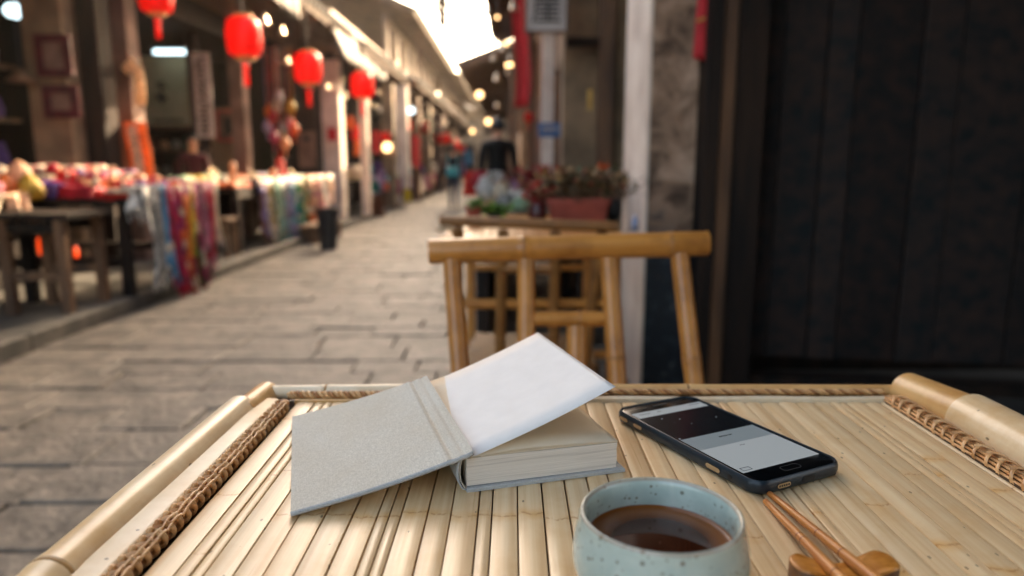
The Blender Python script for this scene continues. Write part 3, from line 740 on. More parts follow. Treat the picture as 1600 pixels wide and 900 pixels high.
# front board opened to the left and resting on the table
CZ = .1114
def cov(u, v):
    a = .004 - (CZ + .004) * u; z = .0295 + (.0036 - .0295) * (u ** .93)
    z += -.0016 * math.sin(math.pi * u)
    for c0, dd in ((.045, .0011), (.115, .0012)): z -= dd * math.exp(-((u - c0) / .013) ** 2)
    z += .0008 * math.exp(-((u - .148) / .010) ** 2)
    return (a, -.001 + (D_ + .002) * v, z)
m = MB(); m.slab(cov, 90, 6, (0, 0, 1), .0026); cv = m.build('front_cover', M['linen'], bk, 50)
m = MB(); m.slab(lambda u, v: Vector(cov(.105 + .030 * u + .001, .004 + .992 * v)) + Vector((0, 0, .0005)), 6, 4, (0, 0, 1), .0003); m.build('hinge_strip', M['hinge'], cv, 50)
m = MB(); m.slab(lambda u, v: Vector(cov(.02 + .965 * u, -.0)) + Vector((0, .004 + .165 * v, -.0029)), 20, 2, (0, 0, 1), .0003); m.build('inner_lining', M['page_cream'], cv, True)
m = MB(); m.tube([Vector(cov(u / 30, 0)) + Vector((0, -.0002, -.0013)) for u in range(31)], .0016, 8); m.build('rolled_edge', M['linen_edge'], cv, True)
# page block in sections
zs = [.0030, .0075, .0110, .0150, .0185, .0212]
for k in range(len(zs) - 1):
    z0, z1 = zs[k], zs[k + 1] + .0002; xo = r2.uniform(-.0002, .0002)
    def sec(z):
        def fn(u, v):
            e = .0012 * math.sin(math.pi * (z / .024))
            return (.0005 - e * 0 + (.1085 + xo) * u, .003 + .167 * v, z + 0.0014 * (1 - u) * (z / .0212))
        return fn
    m = MB(); m.slab(sec(z1), 10, 2, (0, 0, 1), z1 - z0); m.build('page_section', [M['page_edge']], bk)
def toppage(lift, w_, back=0):
    def fn(u, v):
        z = .0218 + lift * math.sin(math.pi * u ** .8) * (.35 + .65 * v) + .0006 * (1 - u)
        return (.001 + w_ * u, .003 + .167 * v, z)
    return fn
m = MB(); m.slab(toppage(.0022, .1090), 24, 8, (0, 0, 1), .00018); m.build('page', M['page_cream'], bk, True)
m = MB(); m.slab(lambda u, v: (.001 + .109 * u, .003 + .167 * v, .0223 + .0078 * math.sin(math.pi * u ** .7) * (.35 + .65 * v)), 24, 8, (0, 0, 1), .00018); m.build('page', M['page_cream'], bk, True)
# flyleaf standing half open
PHI = .365; PW = .1095
def fly(u, v):
    s = u * PW
    # leaves the gutter steeply low then flattens: circular-ish bend
    ph = PHI * (1.0 - .0) ; bow = -.0016 * math.sin(math.pi * min(1, u * 1.0)) ** 1.0
    a = .0045 + s * math.cos(ph) - bow * math.sin(ph) * 1.0
    z = .0235 + s * math.sin(ph) + bow * math.cos(ph)
    return (a, .003 + .1675 * v, z)
m = MB(); m.slab(fly, 30, 8, (0, 0, 1), .0002); m.build('flyleaf', M['page_white'], bk, True)

# ------------------------------------------------------------------ phone
ph = thing('smartphone', 'black cased smartphone lying screen up on the slatted table', 'phone', (.1595, .5215, TZ), R(-63.5) + R(90)); ph.scale = (1.08, 1.065, 1.06)
PLn, PWd, PTh = .1535, .0765, .0098
def rrect(w_, l_, r, n=7):
    pts = []
    for cx, cy, a0 in ((w_ / 2 - r, l_ / 2 - r, 0), (-w_ / 2 + r, l_ / 2 - r, 90), (-w_ / 2 + r, -l_ / 2 + r, 180), (w_ / 2 - r, -l_ / 2 + r, 270)):
        for k in range(n + 1):
            a = R(a0 + 90 * k / n); pts.append((cx + r * math.cos(a), cy + r * math.sin(a)))
    return pts
def loft(m, rings, close_top=True, close_bottom=True):
    n = len(rings[0]); vs = [p for r_ in rings for p in r_]
    fs = [(i * n + k, i * n + (k + 1) % n, (i + 1) * n + (k + 1) % n, (i + 1) * n + k) for i in range(len(rings) - 1) for k in range(n)]
    if close_bottom: fs.append(tuple(range(n - 1, -1, -1)))
    if close_top: fs.append(tuple(range((len(rings) - 1) * n, len(rings) * n)))
    m.add(vs, fs)
def rr3(w_, l_, r, z): return [(a, b, z) for a, b in rrect(w_, l_, r)]
m = MB(); loft(m, [rr3(PWd - .005, PLn - .005, .009, .0004), rr3(PWd - .0015, PLn - .0015, .0105, .0016), rr3(PWd, PLn, .011, .0042), rr3(PWd, PLn, .011, .0068), rr3(PWd - .001, PLn - .001, .0106, .0088), rr3(PWd - .0028, PLn - .0028, .0098, PTh), rr3(PWd - .0042, PLn - .0042, .0092, PTh - .0002), rr3(PWd - .0046, PLn - .0046, .009, PTh - .0012)])
m.build('case', M['case'], ph, 60)
m = MB(); loft(m, [rr3(PWd - .0048, PLn - .0048, .0088, .005), rr3(PWd - .0048, PLn - .0048, .0088, PTh - .0011), rr3(PWd - .0062, PLn - .0062, .0082, PTh - .0006)]); gl = m.build('glass_front', M['glass_black'], ph, 60)
zt = PTh - .00055
def quad(name, x0, x1, y0, y1, mat, dz=0):
    m = MB(); m.b2(x0, x1, y0, y1, zt + dz - .0002, zt + dz + .00005); return m.build(name, mat, gl)
sw_ = .0335; sy = (PLn - .031) / 2
quad('screen_status_area', -sw_, sw_, .0485, .0595, M['scr_light']); quad('screen_picture', -sw_, sw_, .0012, .0484, M['scr_dark'])
quad('screen_caption_area', -sw_, sw_, -.0195, .0011, M['scr_mid']); quad('screen_lower_area', -sw_, sw_, -.0595, -.0196, M['scr_light'])
m = MB()
for a, b, l_, h in ((-.005, -.0065, .0105, .0016), (-.029, .0550, .010, .0012), (-.012, .0550, .003, .0012), (.020, .0560, .010, .0011), (-.003, -.0245, .005, .0007)):
    q = a
    while q < a + l_:
        ww = r2.uniform(.0007, .0016); m.b2(q, q + ww, b - h / 2 * r2.uniform(.5, 1), b + h / 2 * r2.uniform(.6, 1), zt + .00008, zt + .00014); q += ww + .0005
for a, b, c, d in ((-.031, -.0235, -.0575, -.0571), (-.031, -.0235, -.0537, -.0533), (-.031, -.0306, -.0571, -.0537), (-.0239, -.0235, -.0571, -.0537)): m.b2(a, b, c, d, zt + .00008, zt + .00014)
m.build('screen_text', M['scr_text'], gl)
# home button ring, earpiece
m = MB()
rr_o, rr_i = rrect(.0155, .0062, .0026), rrect(.0145, .0052, .0022); n = len(rr_o)
m.add([(a, b - .0662, zt + .00002) for a, b in rr_o] + [(a, b - .0662, zt + .00002) for a, b in rr_i] + [(a, b - .0662, zt + .00022) for a, b in rr_o] + [(a, b - .0662, zt + .00022) for a, b in rr_i],
      [(2 * n + k, 2 * n + (k + 1) % n, 3 * n + (k + 1) % n, 3 * n + k) for k in range(n)] + [(k, (k + 1) % n, 2 * n + (k + 1) % n, 2 * n + k) for k in range(n)])
m.build('home_button', M['metal_dark'], gl)
m = MB(); loft(m, [[(a, b + .0678, zt - .0001) for a, b in rrect(.014, .0017, .0008)], [(a, b + .0678, zt + .0001) for a, b in rrect(.014, .0017, .0008)]]); m.build('earpiece', M['metal_dark'], gl)
def slot(name, side, pos, L, hgt, z, inner, extra=None):
    """capsule opening in the case wall. side -x (left flank) or -y (bottom end)"""
    m = MB(); pts = rrect(L, hgt, hgt / 2 - .00001, 6)
    for (d0, d1, s, mt) in ((-.0004, .00022, 1.0, 0), (.0001, .00034, .74, 1)):
        ring0 = []; ring1 = []
        for a, b in pts:
            a2, b2_ = a * (1 - (1 - s) * .5), b * s
            if side == 'x': ring0.append((-PWd / 2 - d0, pos + a2, z + b2_)); ring1.append((-PWd / 2 - d1, pos + a2, z + b2_))
            else: ring0.append((pos + a2, -PLn / 2 - d0, z + b2_)); ring1.append((pos + a2, -PLn / 2 - d1, z + b2_))
        k = len(m.f); loft(m, [ring0, ring1])
        for q in range(k, len(m.f)): m.mi[q] = mt
    o_ = m.build(name, [M['port'], inner], ph)
    return o_
slot('volume_button', 'x', .0625, .0118, .0036, .0052, M['phone_gold']); slot('volume_button', 'x', .0445, .0118, .0036, .0052, M['phone_gold'])
slot('power_button', 'x', -.0375, .0150, .0040, .0050, M['phone_gold'])
slot('microphone_hole', 'x', -.0530, .0036, .0036, .0050, M['port'])
sg = slot('speaker_grille', 'y', -.0165, .0125, .0040, .0050, M['phone_gold']); slot('charging_port', 'y', .0045, .0110, .0042, .0050, M['port'])
m = MB()
for k in range(5): m.box((-.0165 - .0038 + k * .0019, -PLn / 2 - .0004, .0050), (.0011, .0002, .0013))
m.build('grille_hole', M['port'], sg)

# ------------------------------------------------------------------ tea cup
cup = thing('tea_cup', 'speckled celadon tea bowl half filled with dark tea', 'cup', (.0707, .3135, TZ))
pf = [(.0005, .0040), (.018, .0040), (.0185, .0006), (.0215, .0006), (.0225, .0035), (.028, .0075), (.0345, .0140), (.0400, .0225), (.0415, .0300), (.0408, .0385), (.0388, .0470), (.0384, .0505), (.0379, .0520), (.0371, .0524), (.0362, .0519), (.0352, .0500), (.0347, .0460), (.0350, .0400), (.0352, .0330), (.0340, .0240), (.029, .0150), (.020, .0095), (.0005, .0080)]
def smoothprof(p, k=3):
    out = []
    for i_ in range(len(p) - 1):
        p0, p1, p2, p3 = p[max(i_ - 1, 0)], p[i_], p[i_ + 1], p[min(i_ + 2, len(p) - 1)]
        for q in range(k):
            t_ = q / k; out.append(tuple(.5 * ((2 * p1[d]) + (-p0[d] + p2[d]) * t_ + (2 * p0[d] - 5 * p1[d] + 4 * p2[d] - p3[d]) * t_ ** 2 + (-p0[d] + 3 * p1[d] - 3 * p2[d] + p3[d]) * t_ ** 3) for d in (0, 1)))
    return out + [p[-1]]
m = MB(); m.lathe(smoothprof(pf), 72); m.build('bowl', M['celadon'], cup, True)
m = MB(); tz_ = .0365; m.lathe([(.0002, 0), (.015, 0), (.030, 0), (.0332, .0001), (.0342, .0006), (.0350, .0016)], 64); m.build('tea', M['tea'], cup, True, loc=(0, 0, tz_))

# ------------------------------------------------------------------ chopsticks and rest
def p2(px, py, z):
    u = (px - 800) / F; v = (450 - py) / F
    d = (u, math.cos(PITCH) + v * math.sin(PITCH), -math.sin(PITCH) + v * math.cos(PITCH)); s = (z - H) / d[2]
    return Vector((d[0] * s, d[1] * s, z))
restz = .0098
for k, (a, b, lb) in enumerate((((1202, 771), (1352, 893), 'right hand brown chopstick with its tip by the phone corner'), ((1196, 783), (1303, 893), 'left hand brown chopstick with its tip nearer the tea cup'))):
    A = p2(*a, TZ + .0022); Bp = p2(*b, TZ + restz + .0058); d = (Bp - A).normalized(); L = .225
    t = thing('chopstick', lb, 'chopstick', A, 0, 'pair of chopsticks on the wooden rest')
    q = Vector((0, 0, 1)).rotation_difference(d); t.rotation_mode = 'QUATERNION'; t.rotation_quaternion = q
    m = MB(); m.lathe([(.0002, -.0006), (.0012, -.0004), (.0019, .0006), (.0022, .02), (.0026, .06), (.0031, .11), (.0036, .16), (.0039, L - .002), (.003, L), (.0002, L)], 14); m.build('stick', M['chop'], t, True)
    for z in ((.058, .064, .105) if k else (.066, .092)):
        rr = .0022 + (.0014) * (z - .02) / .14; m = MB(); m.lathe([(rr * .95, z - .0006), (rr * 1.04, z - .0003), (rr * 1.04, z + .0003), (rr * .95, z + .0006)], 14); m.build('ring', M['chop_ring'], t, True)
cr = (p2(1232, 884, TZ + .011) + p2(1392, 876, TZ + .011)) / 2
t = thing('chopstick_rest', 'waisted wooden chopstick rest under the two chopsticks', 'chopstick rest', (cr.x, cr.y - .004, TZ), R(4))
out = []
nn = 56
for k in range(nn):
    a = 2 * math.pi * k / nn; cx = .0275 * math.cos(a); wv = .0062 + .0085 * min(1, abs(math.cos(a)) ** 1.3 * 1.15)
    out.append((cx, math.copysign(1, math.sin(a)) * abs(math.sin(a)) ** .75 * wv if abs(math.sin(a)) > 1e-6 else 0))
def topz(x_): return .0100 + .0048 * min(1, (abs(x_) / .021)) ** 2
rings = [[(a * .97, b * .95, .0003) for a, b in out], [(a, b, .0015) for a, b in out], [(a, b, topz(a) - .0009) for a, b in out], [(a * .965, b * .93, topz(a)) for a, b in out], [(a * .6, b * .55, topz(a * .6)) for a, b in out], [(a * .2, b * .2, topz(a * .2)) for a, b in out]]
m = MB(); loft(m, rings)
for k in range(len(m.f)):
    m.mi[k] = 1 if 2 * nn > k else 0
m.build('block', [M['rest'], M['rest_side']], t, 55)

# ------------------------------------------------------------------ bamboo chairs
def chair(label, loc, rzv, tint='pole_chair', rail_r=.0212):
    """local: rail along x, back plane at y=0 leaning; seat toward -y"""
    t = thing('bamboo_chair', label, 'chair', loc, rzv, 'bamboo chairs between the tables')
    hw = .236
    pole('top_rail', t, (-hw, 0, .852), (hw, 0, .866), rail_r, tint, (.34, .865), n=20)
    def post(x0, x1, top, z1, rr, nodes, nm='leg'):
        return pole(nm, t, (x1, -.30 * (1 - z1 / .83) - .0, z1), (x0, -.004, top), rr, tint, nodes, n=16)
    post(-.198, -.12, .838, .01, .0155, (.42, .74)); post(-.072, -.072, .838, .42, .0150, (.35,), 'back_spindle')
    post(.068, .090, .840, .42, .0155, (.3, .62), 'back_spindle'); post(.188, .255, .848, .01, .0155, (.45, .8))
    pole('back_crossbar', t, (-.06, -.033, .742), (.07, -.033, .742), .0128, tint, (.6,), n=14)
    pole('back_spindle', t, (.012, -.145, .43), (.012, -.038, .730), .0165, tint, (.5,), n=14)
    for sx in (-.19, .19): pole('leg', t, (sx, -.54, .01), (sx, -.53, .45), .0155, tint, (.5,), n=14)
    for z, yy in ((.43, -.53), (.43, -.16), (.22, -.53), (.2, -.23)): pole('stretcher', t, (-.19, yy, z), (.19, yy, z), .013, tint, (.4,), n=12)
    for sx in (-.19, .19): pole('stretcher', t, (sx, -.53, .40), (sx, -.16, .40), .012, tint, (.4,), n=12)
    sm = MB(); sm.slab(lambda u, v: (-.2 + .4 * u, -.0105 + .021 * v, .001 * math.sin(math.pi * v)), 4, 4, (0, 0, 1), .006); me = sm.mesh('seat_slat', M[tint], smooth=35)
    for k in range(16): link('seat_slat', me, t, (0, -.165 - k * .0235, .452))
    return t
ch1 = chair('nearest bamboo chair facing the foreground table across its back edge', (.096, 1.20, 0), 0)
ch2 = chair('second bamboo chair behind the nearest one with its back towards the viewer', (.04, 1.74, 0), math.pi - .05, 'pole_old', .0125)
ch2.scale = (.92, 1, .995)

# ------------------------------------------------------------------ second bamboo table with pots
tb2 = thing('bamboo_table', 'second bamboo table behind the chairs carrying the flower pots', 'table', (.07, 2.5, 0))
for k in range(20):
    m = MB(); m.bevbox((0, 0, 0), (.0265, .86, .008), .002); m.build('slat', M['pole_chair'], tb2, loc=(-.262 + k * .0276, 0, .775))
for yy in (-.44, .44): pole('edge_pole', tb2, (-.285, yy, .772), (.285, yy, .772), .017, 'pole_chair', (.3, .7), n=14)
for xx in (-.272, .272): pole('edge_pole', tb2, (xx, -.43, .77), (xx, .43, .77), .015, 'pole_chair', (.3, .7), n=14)
for xx in (-.24, .24):
    for yy in (-.38, .38): pole('leg', tb2, (xx, yy, .0), (xx, yy, .76), .019, 'pole_chair', (.3, .65), n=14)
for z in (.25, .42, .58):
    for yy in (-.38, .38): pole('stretcher', tb2, (-.24, yy, z), (.24, yy, z), .014, 'pole_chair', (.3, .65), n=12)
def pot(label, c, r0, r1, h, mat, oval=1.0, plant=None):
    t = thing('plant_pot', label, 'plant pot', c)
    m = MB(); m.lathe([(.0005, .004), (r0 * .98, .004), (r0, 0), (r1, h * .82), (r1 * 1.1, h * .83), (r1 * 1.1, h), (r1 * .98, h), (r1 * .92, h * .8), (.0005, h * .8)], 28)
    m.v = [(v[0] * oval, v[1], v[2]) for v in m.v]; m.build('pot', mat, t, 40)
    m = MB(); m.lathe([(.0005, h * .86), (r1 * .93, h * .84)], 20); m.v = [(v[0] * oval, v[1], v[2]) for v in m.v]; m.build('soil', M['soil'], t)
    return t
def leaves(t, name, n, ctr, spread, mats, size, hgt, stems=True, seed=1, kind=None):
    rr = random.Random(seed)
    for mi_, mt in enumerate(mats):
        m = MB()
        for k in range(n // len(mats)):
            x_, y_ = ctr[0] + rr.gauss(0, 1) * spread[0] * .5, ctr[1] + rr.gauss(0, 1) * spread[1] * .5; z_ = ctr[2] + hgt * rr.uniform(.2, 1) * (1 - .25 * abs(x_ - ctr[0]) / spread[0])
            if stems and mi_ == 0: m.tube([((x_ * .6 + ctr[0] * .4), y_, ctr[2]), (x_, y_, z_)], .0018, 5)
            a = rr.uniform(0, 6.28); b = rr.uniform(-.6, 1.1); s = size * rr.uniform(.6, 1.3)
            d = Vector((math.cos(a) * math.cos(b), math.sin(a) * math.cos(b), math.sin(b))); q = d.cross(Vector((0, 0, 1))).normalized() * s * .32; up = d.cross(q).normalized() * s * .12
            p0 = Vector((x_, y_, z_)); m.add([p0, p0 + d * s * .5 + q + up, p0 + d * s, p0 + d * s * .5 - q + up, p0 + d * s * .5], [(0, 4, 1), (1, 4, 2), (2, 4, 3), (3, 4, 0)])
        o_ = m.build(name, mt, t)
        o_['kind'] = 'stuff'
planter = thing('planter_trough', 'long terracotta trough packed with dry brown flower stalks', 'planter', (pt(903, 330, 2.66).x, 2.66, .785))
m = MB(); PW2 = .235
loft(m, [[(a, b, 0) for a, b in rrect(PW2 * .84, .085, .01)], [(a, b, .065) for a, b in rrect(PW2 * .94, .1, .012)], [(a, b, .066) for a, b in rrect(PW2, .115, .014)], [(a, b, .088) for a, b in rrect(PW2, .115, .014)], [(a, b, .088) for a, b in rrect(PW2 * .93, .1, .012)], [(a, b, .075) for a, b in rrect(PW2 * .9, .095, .01)]])
m.build('trough', M['terracotta'], planter, 40)
leaves(planter, 'dry_stalks', 420, (0, 0, .075), (.19, .07), [fab('#6b5238'), fab('#8a6a44'), fab('#a9885c'), fab('#4c5634')], .035, .12, seed=4)
leaves(planter, 'blossoms', 26, (0, 0, .085), (.17, .07), [fab('#c46a58'), fab('#d89a2c')], .03, .12, False, seed=6)
pt_ = pot('small orange terracotta pot at the left of the second table', (pt(740, 345, 2.62).x, 2.62, .785), .022, .029, .058, M['terracotta'])
leaves(pt_, 'foliage', 60, (.01, 0, .05), (.03, .03), [fab('#5f8a34')], .03, .03, seed=9)
pt2_ = pot('low green leafed pot beside the small orange pot', (pt(772, 345, 2.7).x, 2.7, .785), .02, .028, .03, M['metal_dark'])
leaves(pt2_, 'foliage', 90, (0, 0, .02), (.05, .03), [fab('#7fae3a'), fab('#4e7a2c')], .035, .03, seed=12)
pj = thing('round_jar', 'dark red glazed jar left of the terracotta trough', 'jar', (pt(840, 345, 2.68).x, 2.68, .785))
m = MB(); m.lathe([(.0005, 0), (.026, 0), (.036, .02), (.034, .05), (.024, .064), (.026, .07), (.02, .07), (.0005, .06)], 20); m.build('body', pm('jar_glaze', '#3c1518', '#5c2326', .25, 10, .1), pj, True)
leaves(pj, 'red_blossoms', 70, (0, 0, .066), (.05, .04), [fab('#b5282c'), fab('#d9482e')], .03, .07, seed=15)
sb = thing('stone_bowl', 'dark round bowl at the right end of the second table', 'bowl', (pt(958, 345, 2.7).x, 2.7, .785))
m = MB(); m.lathe([(.0005, 0), (.02, 0), (.032, .03), (.034, .07), (.028, .085), (.025, .08), (.0005, .03)], 20); m.build('body', M['metal_dark'], sb, True)
sc_ = thing('shell_heap', 'cream crumpled paper parcel at the left front corner of the second table', 'parcel', (pt(702, 352, 2.16).x, 2.16, .79))
m = MB()
for k in range(4):
    a = rnd.uniform(0, 6); m.lathe([(.0005, -.008), (.012, -.006), (.018, 0), (.012, .009), (.0005, .012)], 9, (.018 * k - .026, rnd.uniform(-.015, .015), .012 + .008 * (k % 2)))
m.build('wrapping', fab('#e2c9a2'), sc_)
gl_ = thing('glass_bottle', 'small clear bottle beside the pillar at the table corner', 'bottle', (pt(992, 352, 2.3).x, 2.3, .785))
m = MB(); m.lathe([(.0005, 0), (.011, 0), (.011, .035), (.005, .042), (.005, .052), (.0005, .052)], 14); m.build('body', pm('bottle_blue_glass', '#8b95b0', '#a6b0c8', .15, 10, 0), gl_, True)
# crate of bowls beneath the second table
ck = thing('wooden_crate', 'open wooden crate with slats under the second table', 'crate', (.07, 2.52, .0))
for z in (.06, .14, .22, .30):
    for yy in (-.17, .17):
        m = MB(); m.box((0, yy, z), (.46, .012, .05)); m.build('slat', M['wood_mid'], ck)
    for xx in (-.225, .225):
        m = MB(); m.box((xx, 0, z), (.012, .32, .05)); m.build('slat', M['wood_mid'], ck)
for xx in (-.21, .21):
    for yy in (-.155, .155):
        m = MB(); m.box((xx, yy, .18), (.02, .02, .34)); m.build('corner_post', M['wood_dark'], ck)
for k in range(5):
    b = thing('rice_bowl', ['white bowl stacked leftmost in the crate', 'pale blue bowl second in the crate', 'cream bowl in the middle of the crate', 'white bowl fourth in the crate', 'grey bowl rightmost in the crate'][k], 'bowl', (-.09 + k * .08, 2.40, .33))
    m = MB(); m.lathe([(.0005, 0), (.016, 0), (.036, .03), (.038, .045), (.034, .045), (.014, .008), (.0005, .006)], 16); m.build('body', M[['plaster_white', 'celadon', 'sign_white', 'plaster_white', 'kerbstone'][k]], b, True)

# ------------------------------------------------------------------ lanterns
def lantern(label, c, r, hgt, top, n=24, tass=True, grp='red silk lanterns along the left eaves', cat='lantern'):
    t = thing('red_lantern', label, cat, c, 0, grp)
    pr_ = [(r * .55, -hgt / 2), (r * .86, -hgt * .42), (r * .98, -hgt * .22), (r, 0), (r * .98, hgt * .22), (r * .86, hgt * .42), (r * .55, hgt / 2)]
    m = MB(); m.lathe(smoothprof(pr_, 2), n * 2, rib=.05, ribn=n); m.build('shade', M['lantern'], t, True)
    for z in (-hgt / 2 - hgt * .03, hgt / 2 + hgt * .03):
        m = MB(); m.lathe([(.001, z - .03 * hgt), (r * .56, z - .03 * hgt), (r * .56, z + .03 * hgt), (.001, z + .03 * hgt)], 16); m.build('cap', M['gold_paint'], t, 40)
    m = MB(); m.tube([(0, 0, hgt / 2), (0, 0, top - c[2])], .006, 5); m.build('cord', M['metal_dark'], t)
    if tass:
        m = MB(); m.lathe([(.001, -hgt * .62), (r * .16, -hgt * .66), (r * .2, -hgt * .73), (r * .16, -hgt * .8), (r * .1, -hgt * .83), (r * .15, -hgt * .9), (r * .17, -hgt * 1.25), (.001, -hgt * 1.26)], 10)
        m.tube([(0, 0, -hgt / 2), (0, 0, -hgt * .64)], .006, 5); m.build('tassel', M['lantern'], t, True)
    return t
for (px, py, Y, r, h, lb) in ((243, -6, 6.2, .135, .27, 'red lantern cut off by the top of the picture, leftmost'), (381, 58, 7.2, .168, .37, 'largest red lantern, second from the left, over the scarf stalls'),
        (481, 106, 9.3, .172, .38, 'third red lantern from the left, left of the white awning'), (566, 133, 10.8, .165, .36, 'fourth red lantern, just right of the white awning end')):
    c = pt(px, py, Y); lantern(lb, c, r, h, 3.0 if Y > 7 else 2.95)
for k, (px, py, Y, s) in enumerate(((643, 196, 18, 8), (663, 199, 20, 8), (687, 217, 24, 7), (697, 216, 27, 7), (708, 224, 31, 7), (716, 230, 34, 6), (722, 233, 37, 6), (603, 214, 14, 7))):
    c = pt(px, py, Y); r = s * Y / F * 1.02
    lantern('distant red lantern %s' % ['left of the far pair', 'right of the far pair', 'first of the small row', 'second of the small row', 'third of the small row', 'fourth of the small row', 'last of the small row near the lane end', 'beside the pale lamp under the third shop'][k], c, r, r * 2.1, c.z + .7, n=10, tass=False, grp='small far red lanterns')
c = pt(826, 183, 8.5); lantern('tiny red lantern on the right beside the blue sign', c, .05, .12, 3.3, n=10, tass=True, grp='small far red lanterns')

# ------------------------------------------------------------------ lamps
def bulb(label, px, py, Y, r, mat, flat=.75, top=None):
    c = pt(px, py, Y); t = thing('hanging_lamp', label, 'lamp', c); m = MB(); m.lathe([(.001, -r * flat), (r * .7, -r * flat * .7), (r, 0), (r * .7, r * flat * .7), (.001, r * flat)], 14); m.build('bulb', mat, t, True)
    m = MB(); m.tube([(0, 0, r * flat * .6), (0, 0, (top or c.z + .5) - c.z)], .008, 5); m.build('cord', M['metal_dark'], t); return t
bulb('round cool white ceiling lamp in the nearest shop at top left', 24, 17, 6.6, .095, M['lamp_cool'], .7, 2.6)
bulb('small bright cool lamp over the far stalls', 642, 173, 15.5, .075, M['lamp_cool'], .9)
bulb('pale round lamp hanging by the far shop pillar', 605, 230, 15, .10, M['lamp_warm'], .95)
t = thing('tube_lamp', 'cool fluorescent tube above the greenish poster', 'lamp', pt(265, 81, 9.2)); m = MB(); m.tube([(-.19, 0, 0), (.19, 0, 0)], .03, 10); m.build('tube', M['lamp_cool'], t, True)
m = MB(); m.b2(-.22, .22, -.03, .03, .034, .06); m.build('fitting', M['metal_dark'], t)

# ------------------------------------------------------------------ posters, boards, signs
def board(name, label, cat, px0, px1, py0, py1, Y, mat, frame=None, th=.03, strokes=(), smat='ink'):
    a = pt(px0, py1, Y); b = pt(px1, py0, Y); cx, cz = (a.x + b.x) / 2, (a.z + b.z) / 2; W_, H_ = b.x - a.x, b.z - a.z
    t = thing(name, label, cat, (cx, Y, cz)); m = MB(); m.b2(-W_ / 2, W_ / 2, 0, th, -H_ / 2, H_ / 2); m.build('panel', M[mat] if isinstance(mat, str) else mat, t)
    if frame:
        fw = frame[1]
        for (x0, x1, z0, z1) in ((-W_ / 2 - fw, W_ / 2 + fw, H_ / 2, H_ / 2 + fw), (-W_ / 2 - fw, W_ / 2 + fw, -H_ / 2 - fw, -H_ / 2), (-W_ / 2 - fw, -W_ / 2, -H_ / 2, H_ / 2), (W_ / 2, W_ / 2 + fw, -H_ / 2, H_ / 2)):
            m = MB(); m.b2(x0, x1, -.012, th + .004, z0, z1); m.build('frame_bar', M[frame[0]], t)
    if strokes:
        m = MB()
        for (u, v, l_, w_, an) in strokes:
            m.box((-W_ / 2 + u * W_, -.004, -H_ / 2 + v * H_), (l_ * W_, .003, w_ * H_), Matrix.Rotation(-an, 3, 'Y'))
        m.build('lettering', M[smat], t)
    return t
cs_ = [(.35, .62, .16, .03, .2), (.38, .57, .2, .03, -.1), (.36, .52, .04, .1, 0), (.33, .45, .18, .03, .1), (.36, .40, .2, .05, 0), (.36, .36, .05, .08, 0)]
lines = [(.9 - .05 * (k % 3), .25 + .028 * k, .03, .02, rnd.uniform(-1, 1)) for k in range(22)] + [(.2 + .03 * k, .08, .02, .05, rnd.uniform(-.6, .6)) for k in range(18)]
board('poster', 'large pale green poster with dark characters inside the second shop', 'poster', 226, 303, 88, 197, 9.5, 'paper_green', None, .02, cs_ + lines)
scr = [(.5 + rnd.uniform(-.1, .1), .06 + .058 * k, rnd.uniform(.3, .6), .02, rnd.uniform(-.6, .6)) for k in range(16)] + [(.5 + rnd.uniform(-.2, .2), .08 + .058 * k, .12, .035, 0) for k in range(15)]
board('hanging_scroll', 'narrow white scroll with a column of black characters', 'scroll', 308, 326, 82, 216, 8.4, 'sign_white', None, .015, scr)
board('framed_picture', 'upper dark red framed picture on the beige pillar', 'picture', 70, 98, 66, 108, 5.95, 'plaster_pink', ('wine_paint', .06), .02)
board('framed_picture', 'lower dark red framed picture on the beige pillar', 'picture', 82, 110, 146, 172, 5.95, 'plaster_pink', ('wine_paint', .065), .02)
board('portrait_poster', 'square portrait poster with reddish border on the beige panel', 'poster', 343, 375, 175, 218, 9.3, 'plaster_pink', ('red_cloth', .02), .02, [(.5, .45, .45, .5, 0), (.5, .72, .28, .2, 0)])
board('beige_panel', 'plain beige panel behind the portrait poster', 'panel', 334, 382, 168, 290, 9.36, 'plaster_beige')
board('notice_panel', 'pale notice board on the dark door of the second shop', 'notice', 468, 491, 205, 262, 11.2, 'plaster_pink', None, .03, [(.5, .8, .5, .14, 0), (.5, .3, .6, .02, 0), (.5, .4, .6, .02, 0), (.5, .5, .6, .02, 0)])
board('red_notice', 'small red notice on the white pillar', 'notice', 512, 525, 200, 220, 11.5, 'red_cloth')
board('red_banner', 'vertical red banner on the far left pillars', 'banner', 644, 656, 212, 262, 17.4, 'red_cloth', None, .02)
board('red_banner', 'wider red banner left of the far pale lamp', 'banner', 583, 592, 205, 240, 13.6, 'red_cloth', None, .02)
# sunlit orange banner on the pinkish pillar
t = thing('orange_banner', 'sunlit orange and cream banner on the pinkish pillar edge', 'banner', pt(220, 290, 6.5))
m = MB(); m.slab(lambda u, v: (-.09 + .2 * u, .03 * math.sin(v * 5), .56 * v), 6, 10, (0, -1, 0), .006); m.build('cloth', fab('#f08a3a'), t, True)
m = MB(); m.slab(lambda u, v: (-.06 + .09 * u, .03 * math.sin(v * 5) - .008, .03 + .5 * v), 4, 10, (0, -1, 0), .004); m.build('cream_stripe', fab('#ffe0b8'), t, True)
t = thing('painted_sun_streak', 'crooked cream painted sun streamer above the orange banner', 'highlight', pt(215, 165, 6.5))
m = MB(); m.tube([(.03, 0, 0), (.035, 0, .12), (.03, 0, .3), (-.02, 0, .36), (-.09, 0, .30)], [.05, .05, .05, .055, .045], 8, flat=.25, up=(0, 1, 0)); m.build('paper', fab('#ffdcb0'), t, True)  # cream strip paints the sunlit pillar edge as a crooked highlight
